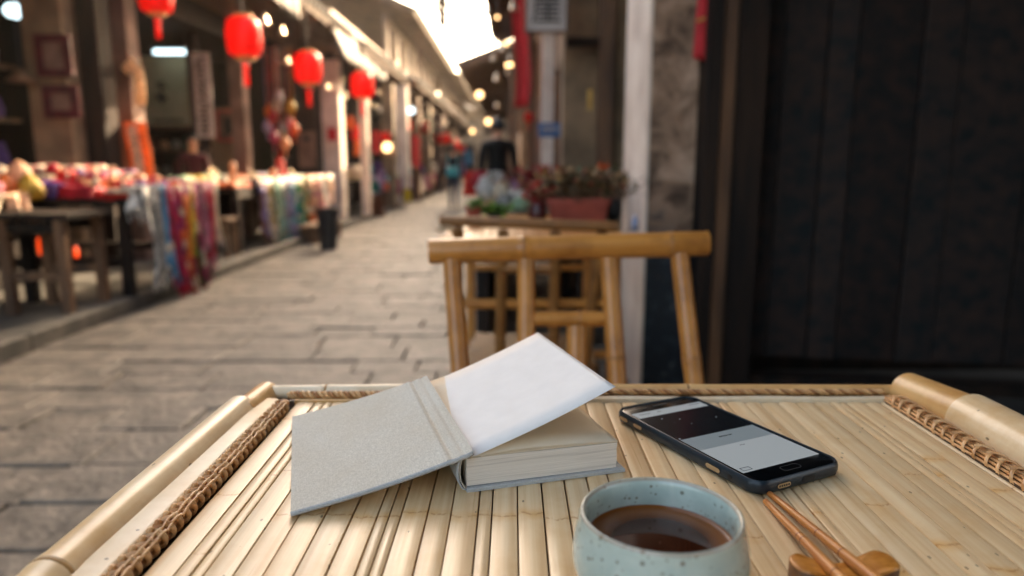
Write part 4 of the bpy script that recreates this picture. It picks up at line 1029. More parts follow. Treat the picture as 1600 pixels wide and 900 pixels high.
# sign with one black character, right
sg_ = board('hanging_sign', 'pale hanging signboard with one black brush character at the top', 'sign', 822, 886, -72, 48, 5.2, 'sign_white', ('wood_mid', .012), .03)
fc = bpy.data.curves.new('character', 'FONT'); fc.body = '\u5d16'; fc.size = .215; fc.extrude = .002; fc.align_x = 'CENTER'; fc.align_y = 'CENTER'
tmp = bpy.data.objects.new('character', fc); C.objects.link(tmp); bpy.context.view_layer.update()
me = bpy.data.meshes.new_from_object(tmp); C.objects.unlink(tmp); bpy.data.objects.remove(tmp); me.materials.clear(); me.materials.append(M['ink'])
link('character', me, sg_, (0, -.004, -.115), (R(90), 0, 0))
m = MB(); m.b2(-.2, .35, .0, .03, .29, .33); m.build('bracket', M['wood_dark'], sg_)
board('street_sign', 'small blue sign with white lettering fixed beside the right hand post', 'sign', 841, 877, 192, 214, 6.6, 'sign_blue', None, .03,
      [(.2 + .085 * k, .52 + .1 * (k % 2), .05, rnd.uniform(.2, .4), rnd.uniform(-.5, .5)) for k in range(8)], 'sign_white')
# red hanging cloths under the right roof
t = thing('red_hanging_cloth', 'long dark red cloth hanging at the edge of the right roof', 'cloth', pt(815, 130, 9.5))
m = MB(); m.slab(lambda u, v: (-.1 + .2 * u + .03 * math.sin(v * 6), .05 * math.sin(u * 5), 1.5 * v - .3), 6, 12, (0, -1, 0), .006); m.build('cloth', M['red_cloth'], t, True)
board('orange_plaque', 'little orange plaque on the dark door frame past the brown pillar', 'plaque', 918, 926, 140, 172, 5.2, 'gold_paint', None, .02)
board('wall_beam', 'dark horizontal timber across the brown pillar above the flowers', 'beam', 885, 940, 58, 72, 5.45, 'wood_dark', None, .06)
# string of little glass bells / bulbs catching light under right roof
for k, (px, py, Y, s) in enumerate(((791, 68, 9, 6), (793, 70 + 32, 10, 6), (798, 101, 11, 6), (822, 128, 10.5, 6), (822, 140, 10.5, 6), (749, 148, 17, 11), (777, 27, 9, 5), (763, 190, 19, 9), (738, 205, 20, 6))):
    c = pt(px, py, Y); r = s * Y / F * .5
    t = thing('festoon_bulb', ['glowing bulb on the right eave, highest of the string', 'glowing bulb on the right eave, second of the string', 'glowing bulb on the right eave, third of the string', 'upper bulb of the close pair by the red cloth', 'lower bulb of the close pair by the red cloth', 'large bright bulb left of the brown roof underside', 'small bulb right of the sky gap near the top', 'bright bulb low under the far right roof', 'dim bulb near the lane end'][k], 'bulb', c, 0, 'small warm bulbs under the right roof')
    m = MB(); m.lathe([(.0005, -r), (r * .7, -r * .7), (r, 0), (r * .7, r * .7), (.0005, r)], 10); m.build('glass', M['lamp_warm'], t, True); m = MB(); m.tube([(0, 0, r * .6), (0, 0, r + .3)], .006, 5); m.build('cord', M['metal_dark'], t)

# white awnings on the left
t = thing('white_awning', 'long dusty white awning cloth hanging below the left eave', 'awning', (-2.62, 0, 0)); 
P0, P1, P2, P3 = pt(516, 38, 10.2), pt(608, 100, 15.0), pt(604, 130, 14.8), pt(537, 92, 10.4)
def aw(u, v):
    a = P0.lerp(P1, u); b = P3.lerp(P2, u); q = a.lerp(b, v); return (q.x + .05 * math.sin(u * 30) * v + 2.62, q.y, q.z)
m = MB(); m.slab(aw, 30, 6, (-1, 0, .2), .01); m.build('cloth', M['cloth_white'], t, True)
m = MB(); m.tube([P0 - Vector((-2.62, 0, 0)), P1 - Vector((-2.62, 0, 0))], .03, 8); m.build('rod', M['wood_warm'], t, True)
t = thing('white_awning', 'shorter grey white awning cloth at the top left edge of the lane', 'awning', (0, 0, 0))
P0, P1, P2, P3 = pt(400, -30, 7.6), pt(462, -22, 9.0), pt(464, 30, 8.9), pt(432, 6, 8.0)
m = MB(); m.slab(lambda u, v: P0.lerp(P1, u).lerp(P3.lerp(P2, u), v) + Vector((.04 * math.sin(u * 14) * v, 0, 0)), 16, 5, (-1, 0, .2), .01); m.build('cloth', M['cloth_white'], t, True)
for k, (a, b, Y) in enumerate((((481, 62), (530, 82), 11), ((655, 60), (657, 104), 18))):
    t = thing('roof_beam_end', ['sunlit beam end jutting out left of the white awning', 'short upright strut under the far left eave'][k], 'beam')
    A, B_ = pt(*a, Y), pt(*b, Y); m = MB(); m.tube([A, B_], .05, 4); m.build('beam', M['wood_warm'], t)
# dry branch hanging into the sky gap
t = thing('hanging_branch', 'dry leafy branch tip hanging into the bright sky gap', 'branch', pt(690, -10, 9))
m = MB(); m.tube([(.05, 0, .8), (.02, 0, .3), (.0, 0, 0), (.03, 0, -.32)], [.02, .014, .01, .004], 7); m.tube([(.1, 0, -.05), (.16, 0, -.13), (.25, 0, -.08)], .006, 5); m.build('twig', M['wood_dark'], t, True)
rl = random.Random(22)
for mt in (M['wood_dark'], M['wood_mid']):
    m = MB()
    for k in range(150):
        q = rl.random() ** .8; zz = -.36 + .95 * q; sp2 = .012 + .17 * q
        p0 = Vector((rl.gauss(0, .5) * sp2 - .03 + .05 * (1 - q), rl.gauss(0, .5) * sp2, zz)); a_ = rl.uniform(0, 6.28); d = Vector((math.cos(a_) * .6, math.sin(a_) * .6, -.8)).normalized(); s_ = rl.uniform(.05, .11)
        n_ = d.cross(Vector((0, 0, 1))).normalized() * s_ * .35; m.add([p0, p0 + d * s_ * .5 + n_, p0 + d * s_, p0 + d * s_ * .5 - n_], [(0, 1, 2), (0, 2, 3)])
    o_ = m.build('leaves', mt, t); o_['kind'] = 'stuff'

# ------------------------------------------------------------------ stalls with scarves
def stall(label, x0, x1, y0, y1, z, zb=.09, rail=True):
    t = thing('market_stall', label, 'stall', ((x0 + x1) / 2, (y0 + y1) / 2, zb)); w_, l_ = x1 - x0, y1 - y0
    n = 6
    for k in range(n):
        m = MB(); m.bevbox((-w_ / 2 + w_ * (k + .5) / n, 0, z - zb - .02), (w_ / n - .01, l_, .03), .004); m.build('plank', M['wood_dark'], t)
    for sx in (-1, 1):
        m = MB(); m.box((sx * (w_ / 2 - .03), 0, z - zb - .075), (.04, l_ - .04, .075)); m.build('apron', M['wood_dark'], t)
        for k in range(max(2, int(l_ / 1.1) + 1)):
            q = max(2, int(l_ / 1.1) + 1); yy = -l_ / 2 + .06 + (l_ - .12) * k / (q - 1)
            m = MB(); m.box((sx * (w_ / 2 - .04), yy, (z - zb - .115) / 2), (.065, .065, z - zb - .115)); m.build('leg', M['wood_dark'], t)
    m = MB(); m.box((-w_ / 2 + .02, 0, (z - zb - .12) / 2 + .01), (.02, l_ - .2, z - zb - .14)); m.build('undershade_panel', M['wood_dark'], t)  # dark board added as the shade under the stall, hiding bright floor
    for sy in (-1, 1):
        m = MB(); m.box((0, sy * (l_ / 2 - .06), .25), (w_ - .16, .04, .05)); m.build('stretcher', M['wood_dark'], t)
    return t
stall('near dark stall behind the small side table heaped with bright scarves', -4.0, -3.14, 3.2, 4.7, .76)
stall('near dark stall with scarves hanging off its corner', -3.75, -2.58, 4.74, 5.85, .76)
stall('second dark stall on the left hung with pale and green scarves', -3.6, -2.72, 7.1, 10.7, .76)
# front small dark table standing under the near stall
t = thing('dark_side_table', 'dark square table standing at the kerb before the near scarf stall', 'table', (-2.86, 4.42, .09))
m = MB(); m.bevbox((0, 0, .60), (.5, .5, .035), .006); m.build('top', M['wood_dark'], t)
for sx in (-1, 1):
    for sy in (-1, 1): m = MB(); m.box((sx * .17, sy * .19, .29), (.055, .055, .58)); m.build('leg', M['wood_mid'], t)
for sy in (-1, 1): m = MB(); m.box((0, sy * .19, .24), (.3, .035, .05)); m.build('stretcher', M['wood_mid'], t); m = MB(); m.box((0, sy * .19, .53), (.3, .03, .06)); m.build('apron', M['wood_dark'], t)

COL = {'crimson': '#c4203a', 'orange': '#e8742c', 'cream': '#ecdcc0', 'white': '#e6e2da', 'violet': '#6a4a9c', 'pink': '#dc8c9c', 'mustard': '#c8a63c', 'teal': '#2f8c86', 'moss green': '#6f8a4c', 'sky blue': '#5a9cc8',
       'magenta': '#a82060', 'scarlet': '#e02418', 'peach': '#eab890', 'lilac': '#b09cc8', 'bright green': '#28a054', 'brown': '#7c4e36', 'pale green': '#a8c4a0', 'grey': '#a0a09c', 'yellow': '#e0c828', 'blue': '#2c78c0', 'aqua': '#7cc0c4'}
fold_cache = {}
def folded(name, label, cx, cy, z, w_, l_, h, col, grp):
    t = thing(name, label, 'scarf', (cx, cy, z), rnd.uniform(-.3, .3), grp); ph = rnd.uniform(0, 9)
    for k in range(2):
        def fn(u, v):
            e = 1 - .5 * (abs(2 * u - 1) ** 4 + abs(2 * v - 1) ** 4) * .6
            return ((u - .5) * w_ * (1 - .06 * k), (v - .5) * l_ * (1 - .05 * k), (h / 2 * (k + 1)) * (.55 + .45 * e) + .012 * math.sin(u * 9 + ph) * math.sin(v * 7 + ph))
        m = MB(); m.slab(fn, 8, 8, (0, 0, 1), h / 2 * .7); m.build('fold', fab(COL[col]), t, True)
names = list(COL)
def names_row(i_): return ['street edge', 'second', 'middle', 'back'][i_]
seqs = [['cream', 'crimson', 'white', 'pale green', 'orange', 'white', 'peach', 'scarlet', 'cream', 'pink', 'white', 'peach'], ['orange', 'violet', 'pink', 'cream', 'crimson', 'mustard', 'white', 'crimson', 'peach', 'orange', 'cream', 'lilac'],
        ['crimson', 'white', 'sky blue', 'scarlet', 'cream', 'pink', 'orange', 'violet', 'crimson', 'peach', 'scarlet', 'cream'], ['mustard', 'peach', 'orange', 'violet', 'scarlet', 'cream', 'brown', 'crimson', 'orange', 'cream', 'scarlet', 'orange']]
for r_ in range(4):
    for k in range(12):
        c_ = seqs[r_][k]; ord_ = ['first', 'second', 'third', 'fourth', 'fifth', 'sixth', 'seventh', 'eighth', 'ninth', 'tenth', 'eleventh', 'twelfth'][k]
        folded('folded_scarf', '%s folded scarf, %s from left in %s row of near stall' % (c_, ord_, names_row(r_)), (-2.7 if 3.5 + k * .197 > 4.7 else -3.27) - r_ * (.235 if 3.5 + k * .197 > 4.7 else .2), 3.5 + k * .197 + rnd.uniform(-.02, .02), .757, .23, .2, .055 + .035 * r_ * rnd.uniform(.4, 1.2), c_, 'folded scarves on the near stall')
for r_ in range(3):
    for k in range(9):
        c_ = rnd.choice(['cream', 'orange', 'peach', 'pale green', 'grey', 'brown', 'white', 'mustard', 'lilac']); ord_ = ['first', 'second', 'third', 'fourth', 'fifth', 'sixth', 'seventh', 'eighth', 'ninth'][k]
        folded('folded_scarf', '%s folded scarf, %s from near end, %s row, second stall' % (c_, ord_, names_row(r_)), -2.86 - r_ * .26, 7.3 + k * .37, .757, .25, .33, .05 + .03 * r_, c_, 'folded scarves on the second stall')
# heap at far left
for k, (cn, dx, dz) in enumerate((('orange', 0, 0), ('mustard', .12, .0), ('peach', .03, .08), ('cream', -.12, .05))):
    c = pt(8, 285, 4.6)
    t = thing('bundled_cloth', ['orange', 'mustard', 'peach', 'cream'][k] + ' cloth bundle heaped at the left end of the near stall', 'cloth', (c.x + dx, 4.6 + .05 * k, .80 + dz), 0, 'cloth bundles at the left end')
    m = MB(); ph = k * 2.1
    m.lathe([(.001, -.04), (.08, -.03), (.10, .03), (.08, .07), (.04, .12), (.001, .14)], 18, rib=.25, ribn=7); m.build('cloth', fab(COL[cn]), t, True)
def hang(label, x, y, z, wd, L, col, grp, along='y', thick=.03, fringe=True, seed=0, pat=None):
    """scarf folded over an edge and hanging in pleats; wd across, L down"""
    t = thing('hanging_scarf', label, 'scarf', (x, y, z), 0 if along == 'y' else R(-90), grp); q = seed * 1.7
    def fn(u, v):
        s = 1 - (.3 + .25 * math.sin(q * 3)) * v + .15 * math.sin(v * 6 + q); yy = (u - .5) * wd * s + .05 * math.sin(v * 4 + q) * v + .03 * math.sin(q * 5) * v
        xx = thick * .8 * math.sin(u * (13 + 4 * math.sin(q)) + q + v * 1.5) * (.3 + v) + .02 * v
        return (xx, yy, .012 - L * v * (1 - .16 * abs(u - .5 - .3 * math.sin(q))) - .03 * math.sin(u * 7 + q) * v)
    mt_ = patt(COL[col], COL[pat] if pat else COL[col], COL['cream' if seed % 2 else col], seed)
    m = MB(); m.slab(fn, 22, 10, (1, 0, 0), .006); m.build('drape', mt_, t, True)
    m = MB(); m.slab(lambda u, v: (-.16 + .165 * v, (u - .5) * wd, .008 + .012 * math.sin(u * 9 + q)), 10, 4, (0, 0, 1), .006); m.build('fold_over', fab(COL[col]), t, True)
    if pat:
        m = MB(); m.slab(lambda u, v: Vector(fn(.3 + .4 * u, .1 + .8 * v)) + Vector((.004, 0, 0)), 12, 8, (1, 0, 0), .003); m.build('pattern_panel', fab(COL[pat]), t, True)
    m = MB()
    for k in range(10):
        a = Vector(fn((k + .5) / 10, 1)); m.tube([a, a + Vector((.004, 0, -.05))], .004, 4)
    m.build('fringe', fab(COL[col]), t)
g1 = 'scarves hanging from the far corner of the near stall'
xh = -2.52
for k, (px, wd, bot, col, pat) in enumerate(((238, .2, 445, 'white', 'grey'), (252, .11, 440, 'sky blue', None), (262, .12, 470, 'crimson', 'magenta'), (272, .18, 425, 'scarlet', 'brown'), (284, .16, 395, 'yellow', 'mustard'), (279, .16, 476, 'magenta', 'orange'), (296, .12, 465, 'brown', 'bright green'), (306, .16, 450, 'magenta', 'pink'), (318, .16, 412, 'pink', 'crimson'), (329, .2, 380, 'white', 'cream'))):
    Y = xh / ((px - 800) / F); L = .76 - max(.03, (H - (bot - 255) / F * Y))
    hang('%s scarf, %s from the left hanging off the near stall corner' % (col, ['first', 'second', 'third', 'fourth', 'fifth', 'sixth', 'seventh', 'eighth', 'ninth', 'tenth'][k]), xh + .012 * (k % 3) + .03, Y, .83, wd * 1.5, L + .07, col, g1, seed=k, pat=pat)
g2_ = 'scarves hanging along the second stall'
for k, (px, wd, bot, col, pat) in enumerate(((412, .3, 375, 'brown', 'lilac'), (424, .3, 385, 'cream', 'mustard'), (433, .25, 400, 'teal', 'pale green'), (444, .3, 385, 'aqua', 'grey'), (456, .3, 380, 'lilac', 'aqua'), (464, .25, 385, 'teal', 'bright green'), (474, .3, 340, 'bright green', 'peach'), (485, .3, 345, 'orange', 'peach'), (497, .35, 335, 'peach', 'pink'), (508, .35, 330, 'pink', 'white'), (516, .4, 328, 'white', 'peach'))):
    Y = -2.70 / ((px - 800) / F); L = .76 - max(.06, (H - (bot - 255) / F * Y))
    hang('%s scarf, %s from the near end along the second stall' % (col, ['first', 'second', 'third', 'fourth', 'fifth', 'sixth', 'seventh', 'eighth', 'ninth', 'tenth', 'eleventh'][k]), -2.69 + .012 * (k % 3), Y, .82, wd, L + .06, col, g2_, seed=k + 20, pat=pat)
hang('bright green cloth hanging between the two stalls', -2.95, 6.55, .45, .3, .42, 'bright green', 'cloths between the stalls', seed=41)
for k, (cn, y_, wd_, L_) in enumerate((('white', 3.5, .35, .16), ('moss green', 3.85, .3, .14), ('cream', 4.15, .35, .17), ('peach', 4.5, .3, .12))):
    hang('%s cloth edge lying over the front of the near stall behind the side table' % cn, -3.1, y_, .80, wd_, L_ + .05, cn, 'cloth edges over the near stall front', seed=80 + k)
hang('white lace cloth edge over the far near stall front', -2.545, 4.85, .81, .22, .16, 'white', 'cloth edges over the near stall front', seed=90)
# orange lit stool between the stalls, fallen lights under near stall
t = thing('wooden_stool', 'small brown stool catching orange light beside the second stall', 'stool', (-2.82, 6.85, .09))
m = MB(); m.bevbox((0, 0, .38), (.26, .26, .03), .005); m.build('seat', M['wood_warm'], t)
for sx in (-1, 1):
    for sy in (-1, 1): m = MB(); m.box((sx * .1, sy * .1, .18), (.035, .035, .36)); m.build('leg', M['wood_warm'], t)
for k, (px, py, Y, h) in enumerate(((20, 358, 4.8, .04), (50, 372, 5.0, .05), (62, 385, 5.0, .12), (119, 396, 5.3, .10), (2, 392, 4.7, .10))):
    c = pt(px, py, Y); t = thing('ember_lamp', ['small orange lamp glowing highest under the near stall', 'orange lamp glowing left of the red one under the near stall', 'tall red orange lamp glowing under the near stall', 'lone orange lamp glowing behind the dark side table', 'orange lamp glowing at the very left edge'][k], 'lamp', c, 0, 'little orange lamps glowing in the shade under the stall')
    m = MB(); h *= .55; m.lathe([(.001, -h), (.012, -h * .8), (.015, 0), (.012, h * .8), (.001, h)], 10); m.build('glow', M['lamp_orange'], t, True)
    m = MB(); m.lathe([(.02, -h - .02), (.02, -h - .001), (.001, -h - .001)], 10); m.build('holder', M['metal_dark'], t); m = MB(); m.tube([(0, 0, h), (0, 0, .74 - c.z)], .004, 5); m.build('cord', M['metal_dark'], t)
# goods standing on the second stall: candlestick-like figures
for k, (px, py, Y, h, c_) in enumerate(((366, 298, 7.6, .22, 'peach'), (399, 292, 8.0, .10, 'cream'), (428, 295, 8.6, .14, 'orange'), (440, 290, 9.0, .17, 'scarlet'), (350, 298, 7.4, .07, 'grey'))):
    c = pt(px, py, Y); t = thing('carved_figure', ['tall pale carved figure standing on the second stall', 'small cream carved figure on the second stall', 'orange carved figure beside the hanging bells', 'scarlet carved figure farthest on the second stall', 'low grey carved figure leftmost on the second stall'][k], 'figurine', (c.x, Y, .80), 0)
    m = MB(); m.lathe([(.001, 0), (.05, 0), (.045, h * .2), (.025, h * .5), (.035, h * .7), (.028, h * .9), (.001, h)], 12); m.build('body', fab(COL[c_]), t, True)
# hanging goods cluster at x 410-465
hc = [('crimson', 425, 178), ('white', 436, 150), ('brown', 447, 172), ('pink', 452, 190), ('orange', 420, 172), ('grey', 441, 200), ('magenta', 428, 212), ('peach', 446, 222), ('scarlet', 438, 255), ('lilac', 418, 196), ('cream', 432, 165), ('orange', 460, 200), ('scarlet', 441, 270), ('mustard', 455, 165)]
for k, (cn, px, py) in enumerate(hc):
    c = pt(px, py, 9.6 + .05 * (k % 4)); t = thing('hanging_pouch', '%s embroidered pouch, number %s from the top in the hanging cluster' % (cn, ['one', 'two', 'three', 'four', 'five', 'six', 'seven', 'eight', 'nine', 'ten', 'eleven', 'twelve', 'thirteen', 'fourteen'][sorted(range(14), key=lambda q: hc[q][2]).index(k)]), 'pouch', c, 0, 'pouches hanging at the second shop')
    m = MB(); m.lathe([(.001, -.1), (.05, -.08), (.065, -.02), (.045, .04), (.02, .06), (.03, .08)], 12, rib=.12, ribn=5); m.build('pouch', fab(COL[cn]), t, True)
    m = MB(); m.tube([(0, 0, .06), (0, 0, 2.5 - c.z)], .004, 4); m.tube([(0, 0, -.1), (0, 0, -.19)], .012, 5); m.build('cord', fab(COL[cn]), t)
# bin and far goods
t = thing('waste_bin', 'dark round bin standing in the lane beyond the second stall', 'bin', (-2.15, 8.3, 0))
m = MB(); m.lathe([(.001, .0), (.1, .0), (.13, .44), (.135, .46), (.12, .46), (.1, .1), (.001, .1)], 18); m.build('body', M['metal_dark'], t, 40)
m = MB(); m.lathe([(.138, .44), (.15, .45), (.15, .48), (.135, .48)], 18); m.build('rim', M['metal_dark'], t, 40)
t = thing('low_bench', 'pale low slatted bench behind the dark bin', 'bench', (-2.5, 9.3, 0))
for k in range(4): m = MB(); m.box((-.12 + k * .08, 0, .22), (.07, 1.1, .03)); m.build('slat', M['wood_warm'], t)
for sy in (-.45, .45): m = MB(); m.box((0, sy, .1), (.3, .05, .2)); m.build('leg', M['wood_mid'], t)
gcols = ['white', 'violet', 'pink', 'teal', 'crimson', 'orange', 'yellow', 'cream', 'aqua', 'lilac', 'magenta', 'sky blue', 'mustard', 'grey', 'peach']
rg = random.Random(11)
where = ['left', 'right']
for s_ in range(5):
    Y = 12.6 + s_ * 3.6; X = -2.95 + .1 * s_
    t = stall('%s far goods stall on the left side of the lane' % ['first', 'second', 'third', 'fourth', 'fifth'][s_], X - .45, X + .35, Y, Y + 2.6, .7)
    for k in range(7):
        cn = rg.choice(gcols); cy = Y + .2 + k * .35
        t = thing('goods_bundle', '%s goods bundle, %s along the %s far left stall' % (cn, ['first', 'second', 'third', 'fourth', 'fifth', 'sixth', 'last'][k], ['first', 'second', 'third', 'fourth', 'fifth'][s_]), 'bundle', (X + rg.uniform(-.15, .2), cy, .705), 0, 'bundles on the far left stalls')
        h = rg.uniform(.1, .3); m = MB(); m.lathe([(.001, 0), (.15, 0), (.17, h * .5), (.1, h * .9), (.001, h)], 10, rib=.15, ribn=5); m.build('bundle', fab(COL[cn]), t, True)
    if s_ < 3:
        for k in range(4):
            cn = rg.choice(gcols); hang('%s cloth, %s hanging from the %s far left stall' % (cn, ['first', 'second', 'third', 'fourth'][k], ['first', 'second', 'third'][s_]), X + .37, Y + .3 + k * .6, .72, .5, rg.uniform(.25, .5), cn, 'cloths on the far left stalls', seed=60 + k + s_ * 5)
for k, (px, py, Y, cn, s) in enumerate(((590, 262, 14, 'violet', .12), (597, 275, 14, 'lilac', .12), (560, 230, 12.8, 'orange', .13), (556, 205, 12.8, 'scarlet', .12), (548, 190, 12.5, 'orange', .1), (603, 290, 13.5, 'orange', .08), (620, 290, 15.5, 'magenta', .16), (636, 304, 15.6, 'yellow', .13), (655, 285, 18, 'white', .2), (668, 283, 19, 'pink', .18), (585, 290, 13, 'teal', .1), (590, 320, 13, 'brown', .18), (722, 262, 17, 'lilac', .15), (735, 285, 13, 'scarlet', .2), (731, 245, 22, 'sky blue', .2))):
    c = pt(px, py, Y); t = thing('hung_garment', '%s garment hung in the lane, %s one counted from the left' % (cn, ['first', 'second', 'third', 'fourth', 'fifth', 'sixth', 'seventh', 'eighth', 'ninth', 'tenth', 'eleventh', 'twelfth', 'thirteenth', 'fourteenth', 'fifteenth'][sorted(range(15), key=lambda q: [590, 597, 560, 556, 548, 603, 620, 636, 655, 668, 585, 590.5, 722, 735, 731][q]).index(k)]), 'garment', c, rnd.uniform(-.5, .5), 'garments hung along the lane')
    m = MB(); m.slab(lambda u, v: ((u - .5) * s * (1 + .5 * v), .03 * math.sin(u * 11 + k), s - 2.2 * s * v), 10, 6, (0, -1, 0), .02); m.build('garment', fab(COL[cn]), t, True)
    m = MB(); m.tube([(0, 0, s), (0, 0, s + .5)], .006, 4); m.tube([(-s * .5, 0, s), (s * .5, 0, s)], .01, 5); m.build('hanger', M['metal_dark'], t)

# right hand goods tables beyond the flower table
t = stall('long goods table on the right side beyond the flower pots', -.2, .42, 3.7, 7.6, .74, 0.0)
for k, (px, py, Y, cn, r) in enumerate(((762, 300, 4.0, 'peach', .05), (790, 303, 4.0, 'grey', .06), (815, 305, 3.9, 'pale green', .06), (835, 300, 4.0, 'brown', .05), (762, 283, 5.2, 'white', .09), (785, 290, 4.8, 'cream', .07), (808, 296, 4.4, 'white', .08), (822, 280, 5.2, 'pink', .08), (838, 284, 4.9, 'crimson', .09), (800, 284, 5.4, 'pink', .07), (850, 280, 5.4, 'crimson', .1), (775, 275, 6.4, 'white', .12), (815, 268, 6.2, 'lilac', .1), (752, 290, 6.8, 'crimson', .12), (835, 268, 6.6, 'orange', .1))):
    X = (px - 800) / F * Y; t = thing('goods_bundle', '%s ware, item %s counted outwards on the right goods table' % (cn, ['one', 'two', 'three', 'four', 'five', 'six', 'seven', 'eight', 'nine', 'ten', 'eleven', 'twelve', 'thirteen', 'fourteen', 'fifteen'][k]), 'ware', (X, Y, .745), 0, 'wares on the right goods table')
    h = r * rnd.uniform(1.1, 1.9); m = MB(); m.lathe([(.001, 0), (r * .8, 0), (r, h * .5), (r * .6, h * .9), (r * .65, h), (.001, h * .8)], 14, rib=.08, ribn=6); m.build('body', fab(COL[cn]), t, True)
for k, (px, py, Y, cn) in enumerate(((855, 262, 5.6, ['#b5282c', '#d9482e']), (828, 268, 5.0, ['#c23038', '#8a1c24']), (940, 285, 3.4, ['#6b5238', '#c4572c']))):
    X = (px - 800) / F * Y; t = pot(['red blossom pot behind the trough', 'dark red blossom pot left of the trough', 'brown leafed pot next to the pillar'][k], (X, Y, .745 if Y > 3.45 else .745), .05, .07, .1, M['terracotta'])
    leaves(t, 'foliage', 160, (0, 0, .09), (.14, .1), [fab(q) for q in cn] + [fab('#4c5634')], .05, .14, seed=30 + k)

# ------------------------------------------------------------------ people
def person(label, loc, rzv, h, cols, pose='walk', hair=True, bag=None, sit=False):
    """one continuous skinned body, scaled from a 1.7 m figure"""
    t = thing('person', label, 'person', loc, rzv); s = h / 1.7
    J = {'pel': (0, 0, .95), 'wst': (0, 0, 1.08), 'chs': (0, .01, 1.3), 'nk': (0, .0, 1.45), 'hd': (0, -.02, 1.55), 'top': (0, -.01, 1.66)}
    st_ = .16 if pose == 'walk' else .02
    for sd_, q in ((-1, 'L'), (1, 'R')):
        f = sd_ * st_
        J.update({'hip' + q: (sd_ * .095, 0, .9), 'kne' + q: (sd_ * .1, -f * .6 - .02, .5), 'ank' + q: (sd_ * .1, -f, .09), 'toe' + q: (sd_ * .115, -f - .16, .035),
                  'sho' + q: (sd_ * .185, .01, 1.38), 'elb' + q: (sd_ * .235, .03 + f * .6, 1.1), 'wri' + q: (sd_ * .235, -.05 + f * 1.1, .87), 'pal' + q: (sd_ * .235, -.07 + f * 1.2, .80)})
        for k in range(4): J['f%d%s' % (k, q)] = (sd_ * .235 + .0, -.10 + k * .02 + f * 1.2, .71 + .008 * abs(k - 1))
        J['th' + q] = (sd_ * .215, -.115 + f * 1.2, .77)
    E = [('pel', 'wst'), ('wst', 'chs'), ('chs', 'nk'), ('nk', 'hd'), ('hd', 'top')]
    for q in 'LR':
        E += [('pel', 'hip' + q), ('hip' + q, 'kne' + q), ('kne' + q, 'ank' + q), ('ank' + q, 'toe' + q), ('chs', 'sho' + q), ('sho' + q, 'elb' + q), ('elb' + q, 'wri' + q), ('wri' + q, 'pal' + q), ('pal' + q, 'th' + q)] + [('pal' + q, 'f%d%s' % (k, q)) for k in range(4)]
    rad = {'pel': (.15, .11), 'wst': (.135, .10), 'chs': (.155, .11), 'nk': (.052, .052), 'hd': (.078, .092), 'top': (.06, .07)}
    for q in 'LR': rad.update({'hip' + q: (.09, .09), 'kne' + q: (.06, .06), 'ank' + q: (.043, .043), 'toe' + q: (.04, .03), 'sho' + q: (.065, .065), 'elb' + q: (.047, .047), 'wri' + q: (.032, .032), 'pal' + q: (.036, .02), 'th' + q: (.011, .011), **{'f%d%s' % (k, q): (.009, .009) for k in range(4)}})
    ks = list(J); me = bpy.data.meshes.new('body'); me.from_pydata([tuple(c * s for c in J[k]) for k in ks], [(ks.index(a), ks.index(b)) for a, b in E], [])
    o_ = bpy.data.objects.new('body', me); C.objects.link(o_); md = o_.modifiers.new('skin', 'SKIN'); md.use_smooth_shade = True
    for i_, k in enumerate(ks):
        sv = me.skin_vertices[0].data[i_]; sv.radius = tuple(r_ * s for r_ in rad[k]); sv.use_root = (k == 'pel')
    sub_ = o_.modifiers.new('sub', 'SUBSURF'); sub_.levels = 2; sub_.render_levels = 2
    bpy.context.view_layer.update(); dg = bpy.context.evaluated_depsgraph_get(); me2 = bpy.data.meshes.new_from_object(o_.evaluated_get(dg))
    bpy.data.objects.remove(o_); me2.materials.clear()
    for mm in (M['skin'], cols[0], cols[1], M['metal_dark']): me2.materials.append(mm)
    for p_ in me2.polygons:
        z = p_.center.z / s; x_ = abs(p_.center.x) / s
        p_.material_index = 3 if z < .1 else (2 if z < .93 and x_ < .19 else (0 if (z > 1.44 and x_ < .15) or (z < .9 and x_ > .19) else 1)); p_.use_smooth = True
    link('body', me2, t)
    hr = MB()
    def hf(u, v):
        a = 2 * math.pi * u; b = math.pi * (v * .62); rr = 1.0
        fr = 1 if math.sin(a) > -.35 else .55
        return (.096 * s * math.sin(b * fr) * math.cos(a), (-.012 + .112 * math.sin(b * fr) * math.sin(a)) * s, (1.60 + .115 * math.cos(b * fr)) * s)
    hr.slab(hf, 20, 8, (0, 0, 1), .004); hr.build('hair', M['hair'], t, True)
    fc_ = MB(); fc_.lathe([(.0005, 0), (.012 * s, .004 * s), (.016 * s, .016 * s), (.0005, .03 * s)], 8, (0, -.115 * s, 1.565 * s)); fc_.build('nose', M['skin'], t, True)
    for sx in (-1, 1):
        e = MB(); e.lathe([(.0005, -.006 * s), (.008 * s, 0), (.0005, .006 * s)], 8, (sx * .032 * s, -.102 * s, 1.597 * s)); e.build('eye', M['ink'], t, True)
        e = MB(); e.lathe([(.0005, -.028 * s), (.014 * s, -.01 * s), (.016 * s, .014 * s), (.0005, .03 * s)], 8, (sx * .086 * s, -.005 * s, 1.57 * s)); e.build('ear', M['skin'], t, True)
    e = MB(); e.box((0, -.104 * s, 1.527 * s), (.045 * s, .01 * s, .01 * s)); e.build('mouth', M['terracotta'], t)
    if bag:
        b_ = MB(); b_.bevbox((0, .17 * s, 1.02 * s), (.34 * s, .16 * s, .26 * s), .03 * s); b_.build('bag', bag, t)
        for sx in (-1, 1): b_ = MB(); b_.tube([(sx * .1 * s, .12 * s, 1.1 * s), (sx * .13 * s, .14 * s, 1.36 * s), (sx * .12 * s, .0, 1.46 * s)], .015 * s, 6); b_.build('strap', bag, t, True)
    return t
